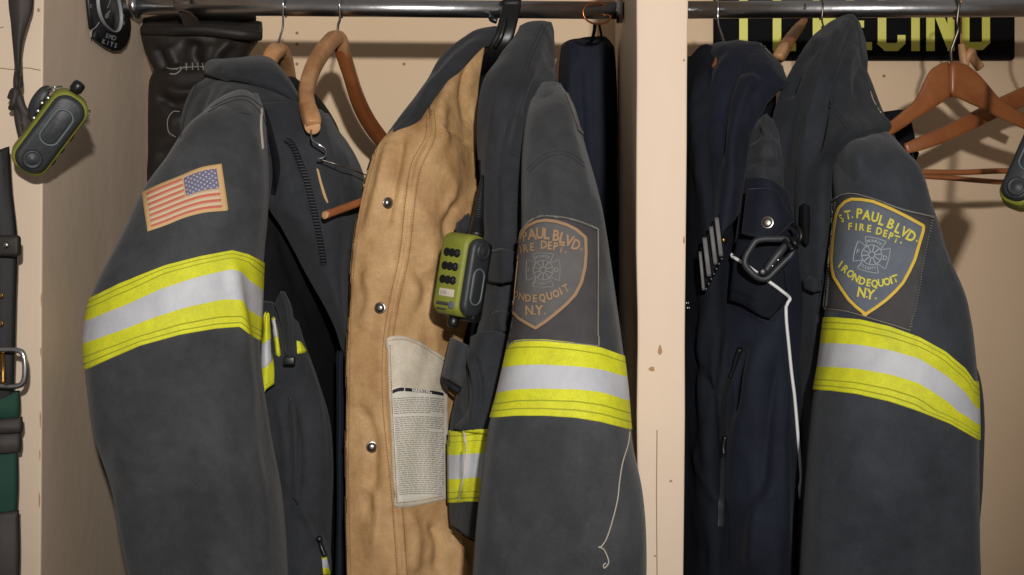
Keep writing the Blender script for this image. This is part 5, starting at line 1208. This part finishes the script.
# black cloth hung behind the hangers
bkc = thing('black_garment', 'black cloth garment hanging behind the bare hangers beside the gold shield jacket', 'garment', P(905, 110, .45))
bc, bcs = sheet('cloth', [[(868, 112, .47), (886, 109, .46), (902, 107, .455), (912, 112, .46)], [(868, 135, .46), (886, 135, .45), (904, 135, .445), (918, 138, .455)], [(875, 160, .46), (890, 160, .45), (906, 160, .45), (919, 158, .458)], [(890, 200, .47), (898, 200, .46), (908, 196, .46), (917, 185, .465)], [(890, 400, .47), (898, 400, .46), (908, 400, .46), (914, 400, .465)]], M['liner'], bkc, th=.02, amp=.002, seed=81)
b = Buf(); tubepts(b, px3((912, 160, .44), (914, 175, .44), (913, 182, .44)), .0012, 8); b.build('eyelet', [M['darkwire']], bkc)

# ================================================================== left foreground: straps, belt, radio
YF = -.028
lg = thing('harness_strap', 'dark folded strap hanging down the white left post, behind the tilted radio', 'strap', P(18, -20, YF))
ls_, lss = sheet('webbing', [
    [(4, -60, YF), (18, -60, YF - .006), (34, -60, YF)], [(6, 0, YF), (18, 0, YF - .006), (33.5, 0, YF)], [(8, 20, YF), (19, 20, YF - .006), (30, 20, YF)], [(10, 40, YF), (18, 40, YF - .007), (25, 40, YF)],
    [(12, 60, YF), (18, 60, YF - .007), (22.5, 60, YF)], [(14, 85, YF), (18, 86, YF - .007), (21, 87, YF)], [(12, 92, YF - .004), (18, 100, YF - .010), (24, 108, YF - .004)],
    [(10, 100, YF - .004), (18, 112, YF - .012), (33, 119, YF - .004)], [(12, 118, YF - .003), (20, 128, YF - .012), (33, 126, YF - .004)], [(16, 135, YF), (22, 141, YF - .008), (29, 134, YF)]], M['strap'], lg, th=.005, amp=.0006, seed=91,
    creases=[([(18, 92), (22, 108), (30, 118)], 3, 3), ([(14, 105), (20, 125), (24, 136)], 3, -3)])
b = Buf(); tubepts(b, px3((10, 98, YF), (13, 91, YF - .005), (16, 92, YF - .008), (13, 104, YF - .008), (11, 108, YF)), .003, 10); b.build('keeper', [M['strap']], lg)
b = Buf(); hk = P(18, -62, 0)
tubepts(b, [(hk[0], .0, hk[2] + .03), (hk[0], -.03, hk[2] + .03), (hk[0], -.06, hk[2] + .02), (hk[0], -.075, hk[2] + .005), (hk[0], -.06, hk[2] - .008), (hk[0], -.05, hk[2] - .004)], .004, 12)
tag(b.build('coat_hook', [M['darkwire']], at=(hk[0], 0, hk[2] + .03)), 'metal hook above the photo edge carrying the dark strap', 'hook')
# small buckle hardware between the strap and the radio
bk_ = thing('strap_clip', 'small dark metal clip between the strap and the tilted radio', 'clip', P(44, 95, YF))
b = Buf(); tubepts(b, px3((30, 118, YF - .004), (36, 104, YF - .008), (44, 92, YF - .008), (50, 88, YF - .004)), [.004, .0062, .0055, .003], 12, flat=(1, .6, (0, 1, 0))); b.build('body', [M['rubber']], bk_)
for (x0, y0, x1, y1) in [(46, 89, 62, 86.5), (47, 92, 60, 90), (45, 99, 52, 96)]:
    b = Buf(); tubepts(b, px3((x0, y0, YF - .008), ((x0 + x1) / 2, (y0 + y1) / 2 - .7, YF - .012), (x1, y1, YF - .006)), .0009, 8); b.build('wire_loop', [M['wire']], bk_)
for (x, y) in [(42, 103), (38, 111), (34, 118), (48, 98)]:
    b = Buf(); disc(b, P(x, y, YF - .012), (0.2, -1, 0), .0028, .002, seg=12); b.build('rivet', [M['steel']], bk_)
# tilted radio (side view, hanging top down)
m4 = Matrix.Translation(Vector(P(50, 132, YF - .012))) @ Matrix.Rotation(math.radians(180 + 37), 4, 'Y') @ Matrix.Rotation(math.radians(-114), 4, 'Z') @ Matrix.Diagonal((1.0, 1.12, 1.04, 1))
radio('alarm_radio', 'tilted lime-edged black radio hanging by the left post, its oval pad facing out', m4, False, face=True, back=False)
# radio at the right edge of the photo
m5 = Matrix.Translation(Vector(P(1030, 167, -.02))) @ Matrix.Rotation(math.radians(180 + 24), 4, 'Y') @ Matrix.Rotation(math.radians(-66), 4, 'Z')
radio('alarm_radio', 'lime-edged black radio cut off by the right edge of the photo', m5, False, face=True, back=False)
b = Buf(); tubepts(b, px3((1034, 140, -.015), (1040, 60, -.012), (1044, -20, -.012), (1044, -90, -.012)), .004, 10)
tag(b.build('radio_strap', [M['strap']], at=P(1040, 60, -.01)), 'strap just past the right edge holding the cut-off radio', 'strap')

# belt and webbing down the left edge
bl = thing('leather_belt', 'black leather belt with keeper and silver buckle along the left edge', 'belt', P(5, 260, YF))
be, bes = sheet('strap', [[(-22, 150, YF - .01), (-4, 150, YF - .018), (10, 146, YF - .012)], [(-22, 185, YF - .01), (-4, 185, YF - .018), (12, 185, YF - .012)], [(-22, 240, YF - .01), (-4, 240, YF - .018), (17, 240, YF - .012)], [(-22, 300, YF - .01), (-4, 300, YF - .018), (16, 300, YF - .012)],
    [(-22, 350, YF - .01), (-4, 350, YF - .018), (15, 350, YF - .012)], [(-22, 395, YF - .01), (-4, 395, YF - .018), (14, 395, YF - .012)], [(-22, 480, YF - .002), (-4, 480, YF - .004), (12, 480, YF - .002)], [(-22, 600, YF - .002), (-4, 600, YF - .004), (12, 600, YF - .002)]], M['beltleather'], bl, th=.006, amp=.0006, seed=92)
b = Buf(); box(b, (P(-24, 0, YF)[0], YF - .030, P(0, 257, YF)[2]), (P(29.5, 0, YF)[0], YF - .020, P(0, 236, YF)[2]), bev=.0035); kp = b.build('keeper_loop', [M['leather']], bl)
b = Buf(); disc(b, P(6, 245, YF - .030), (0, -1, 0), .0034, .002); b.build('rivet', [M['steel']], kp)
for y in (295.5, 323.5):
    b = Buf(); disc(b, P(.5, y, YF - .022), (0, -1, 0), .0030, .0015, ring=[(1, 0), (1, .001), (.8, .0016), (.5, .001), (.01, .0004)]); b.build('eyelet', [M['brass']], bl)
b = Buf(); tubepts(b, px3((-20, 352, YF - .028), (0, 350, YF - .03), (16, 350, YF - .03), (23, 354, YF - .03), (25, 366, YF - .03), (24, 380, YF - .03), (18, 386, YF - .03), (0, 386, YF - .03), (-20, 386, YF - .028)), .0028, 14); b.build('buckle', [M['wire']], bl)
b = Buf(); tubepts(b, px3((2, 352, YF - .026), (3, 368, YF - .034), (3, 384, YF - .036)), .0022, 12); b.build('buckle_prong', [M['brass']], bl)
for y in (360, 371, 381):
    b = Buf(); disc(b, P(1, y, YF - .024), (0, -1, 0), .0026, .0016); b.build('stud', [M['brass']], bl)
gw = thing('harness_pouch', 'black and green webbing bundle hanging below the silver buckle, left edge', 'pouch', P(5, 450, YF))
for i, (y0, y1, xr, mm, yo) in enumerate([(392, 422, 19, 'green', -.014), (418, 436, 22, 'strap', -.022), (432, 456, 20.5, 'strap', -.018), (452, 516, 17, 'green', -.014), (512, 600, 18.5, 'strap', -.017)]):
    o, _ = sheet('webbing', [[(-24, y0 + 2, YF + yo + .006), (-4, y0, YF + yo), (xr, y0 - 2, YF + yo + .004)], [(-24, (y0 + y1) / 2, YF + yo + .004), (-4, (y0 + y1) / 2, YF + yo - .004), (xr + 1, (y0 + y1) / 2, YF + yo + .002)], [(-24, y1 + 2, YF + yo + .006), (-4, y1, YF + yo), (xr - .5, y1 - 2, YF + yo + .004)]], M[mm], gw, th=.008, amp=.0008, seed=93 + i)
bc_ = Buf()
# post-side blue cloth at the very edge
cl_, cls_ = sheet('sleeve', [[(-30, 140, YF + .03), (-10, 142, YF + .02), (6, 142, YF + .03)], [(-30, 200, YF + .03), (-10, 200, YF + .018), (11, 200, YF + .03)], [(-30, 300, YF + .03), (-10, 300, YF + .018), (12, 300, YF + .03)], [(-30, 740, YF + .03), (-10, 740, YF + .018), (8, 740, YF + .03)]], M['navyliner'], None, th=.006) if False else (None, None)

# ================================================================== badge on the side panel of the middle bay
xs = xL - .001
def side(px_, py_, o_=0.0):   # point on the left side panel seen at this pixel, lifted o_ off it
    x = xs + o_; Y = (x * F) / (px_ - XV) - D
    return P(px_, py_, Y)
def sidepoly(b, pts, t0, t1, m=0):
    n = len(pts); V = [side(x, y, t0) for x, y in pts] + [tuple(np.array(side(x, y, t0)) + np.array([t1 - t0, 0, 0])) for x, y in pts]
    b.add(V, [tuple(range(n))[::-1], tuple(range(n, 2 * n))] + [(i, (i + 1) % n, n + (i + 1) % n, n + i) for i in range(n)], m)
bg = thing('shield_badge', 'small black helmet shield badge with grey oval hanging on the side panel', 'badge', side(107, 30, .002))
b = Buf(); sidepoly(b, [(86, -30), (85, -5), (87, 15), (88.5, 28), (93, 30.5), (91, 36), (94, 41), (102, 47), (109, 50.5), (117, 50.5), (123, 45), (126.5, 36), (127.5, 25), (126, 12), (120, -5), (112, -30)], .0005, .005); b.build('plate', [M['badge']], bg)
b = Buf(); cxy = [(98.2, -12), (97.5, 0), (99, 12), (103, 22), (109, 29), (114.5, 32), (119, 29), (121, 20), (120, 8), (117, -5), (114, -14)]
q = [tuple(np.array(side(x, y, .0062))) for x, y in cxy]; tubepts(b, q, .0026, 8, flat=(.35, 1, (1, 0, 0)), n=4); b.build('oval_ring', [M['badgegrey']], bg)
b = Buf()
def sideletter(ch, x, y, a, h, wf=1.0):
    v, f, _ = glyph(ch); a = math.radians(a); q = v * np.array([h * wf, -h])
    q = np.stack([q[:, 0] * math.cos(a) - q[:, 1] * math.sin(a) + x, q[:, 0] * math.sin(a) + q[:, 1] * math.cos(a) + y], -1)
    b.add([side(p[0], p[1], .0056) for p in q], f)
for i, ch in enumerate('SMO'): sideletter(ch, 107 + i * 3.6, 35.5 + i * 1.2, 15, 4.6, .8)
for i, ch in enumerate('KITS'): sideletter(ch, 104 + i * 3.9, 41.5 + i * 1.3, 15, 4.6, .8)
sideletter('6', 108, 14, 30, 9, .6); sideletter('1', 109, 4, 20, 8, .6)
for (x, y) in ((91, 6), (123.5, 16), (124, 23)): sideletter('E', x, y, 10, 3.6, .8)
b.build('lettering', [M['badgegrey']], bg)
b = Buf(); q = [side(x, y, .0066) for x, y in [(99.5, 22), (96, 27), (91.5, 31), (91, 37)]]; tubepts(b, q, .0007, 8); b.build('rim_line', [M['badgegrey']], bg)
b = Buf(); q = [tuple(np.array(side(97, -38, 0)) + np.array([dx, 0, dz])) for dx, dz in ((.0, .012), (.006, .012), (.010, .006), (.012, .0))]; tubepts(b, q, .0016, 8)
b.build('hanging_hook', [M['steel']], bg)

# ------------------------------------------------------------------ camera, light, world
cam = bpy.data.cameras.new('camera'); co = bpy.data.objects.new('camera', cam); COL.objects.link(co)
cam.sensor_width = 36; cam.lens = 36 * F / 1024; cam.shift_x = (512 - XV) / 1024
co.location = (0, -D, ZC); co.rotation_euler = (PI / 2, 0, 0); cam.clip_start = .01
bpy.context.scene.camera = co
def spot(name, loc, tgt, power, size, ang, blend=1.0, col=(1, 1, 1)):
    l = bpy.data.lights.new(name, 'SPOT'); l.energy = power; l.shadow_soft_size = size; l.spot_size = math.radians(ang); l.spot_blend = blend; l.color = col
    o = bpy.data.objects.new(name, l); COL.objects.link(o); o.location = loc
    o.rotation_euler = (Vector(tgt) - Vector(loc)).to_track_quat('-Z', 'Y').to_euler(); return o
spot('camera_light', (.20, -2.3, ZC + .37), (-.11, .2, ZC + .14), 195, .032, 45, 1.0, (1, .965, .92))
w = bpy.data.worlds.new('world'); bpy.context.scene.world = w; w.use_nodes = True
w.node_tree.nodes['Background'].inputs[0].default_value = (1.0, .93, .86, 1); w.node_tree.nodes['Background'].inputs[1].default_value = .18
sc = bpy.context.scene
sc.view_settings.view_transform = 'Standard'; sc.view_settings.look = 'None'; sc.view_settings.gamma = 1; sc.view_settings.use_curve_mapping = False
sc.view_settings.exposure = 0.0
sc.cycles.max_bounces = 6; sc.cycles.use_denoising = True
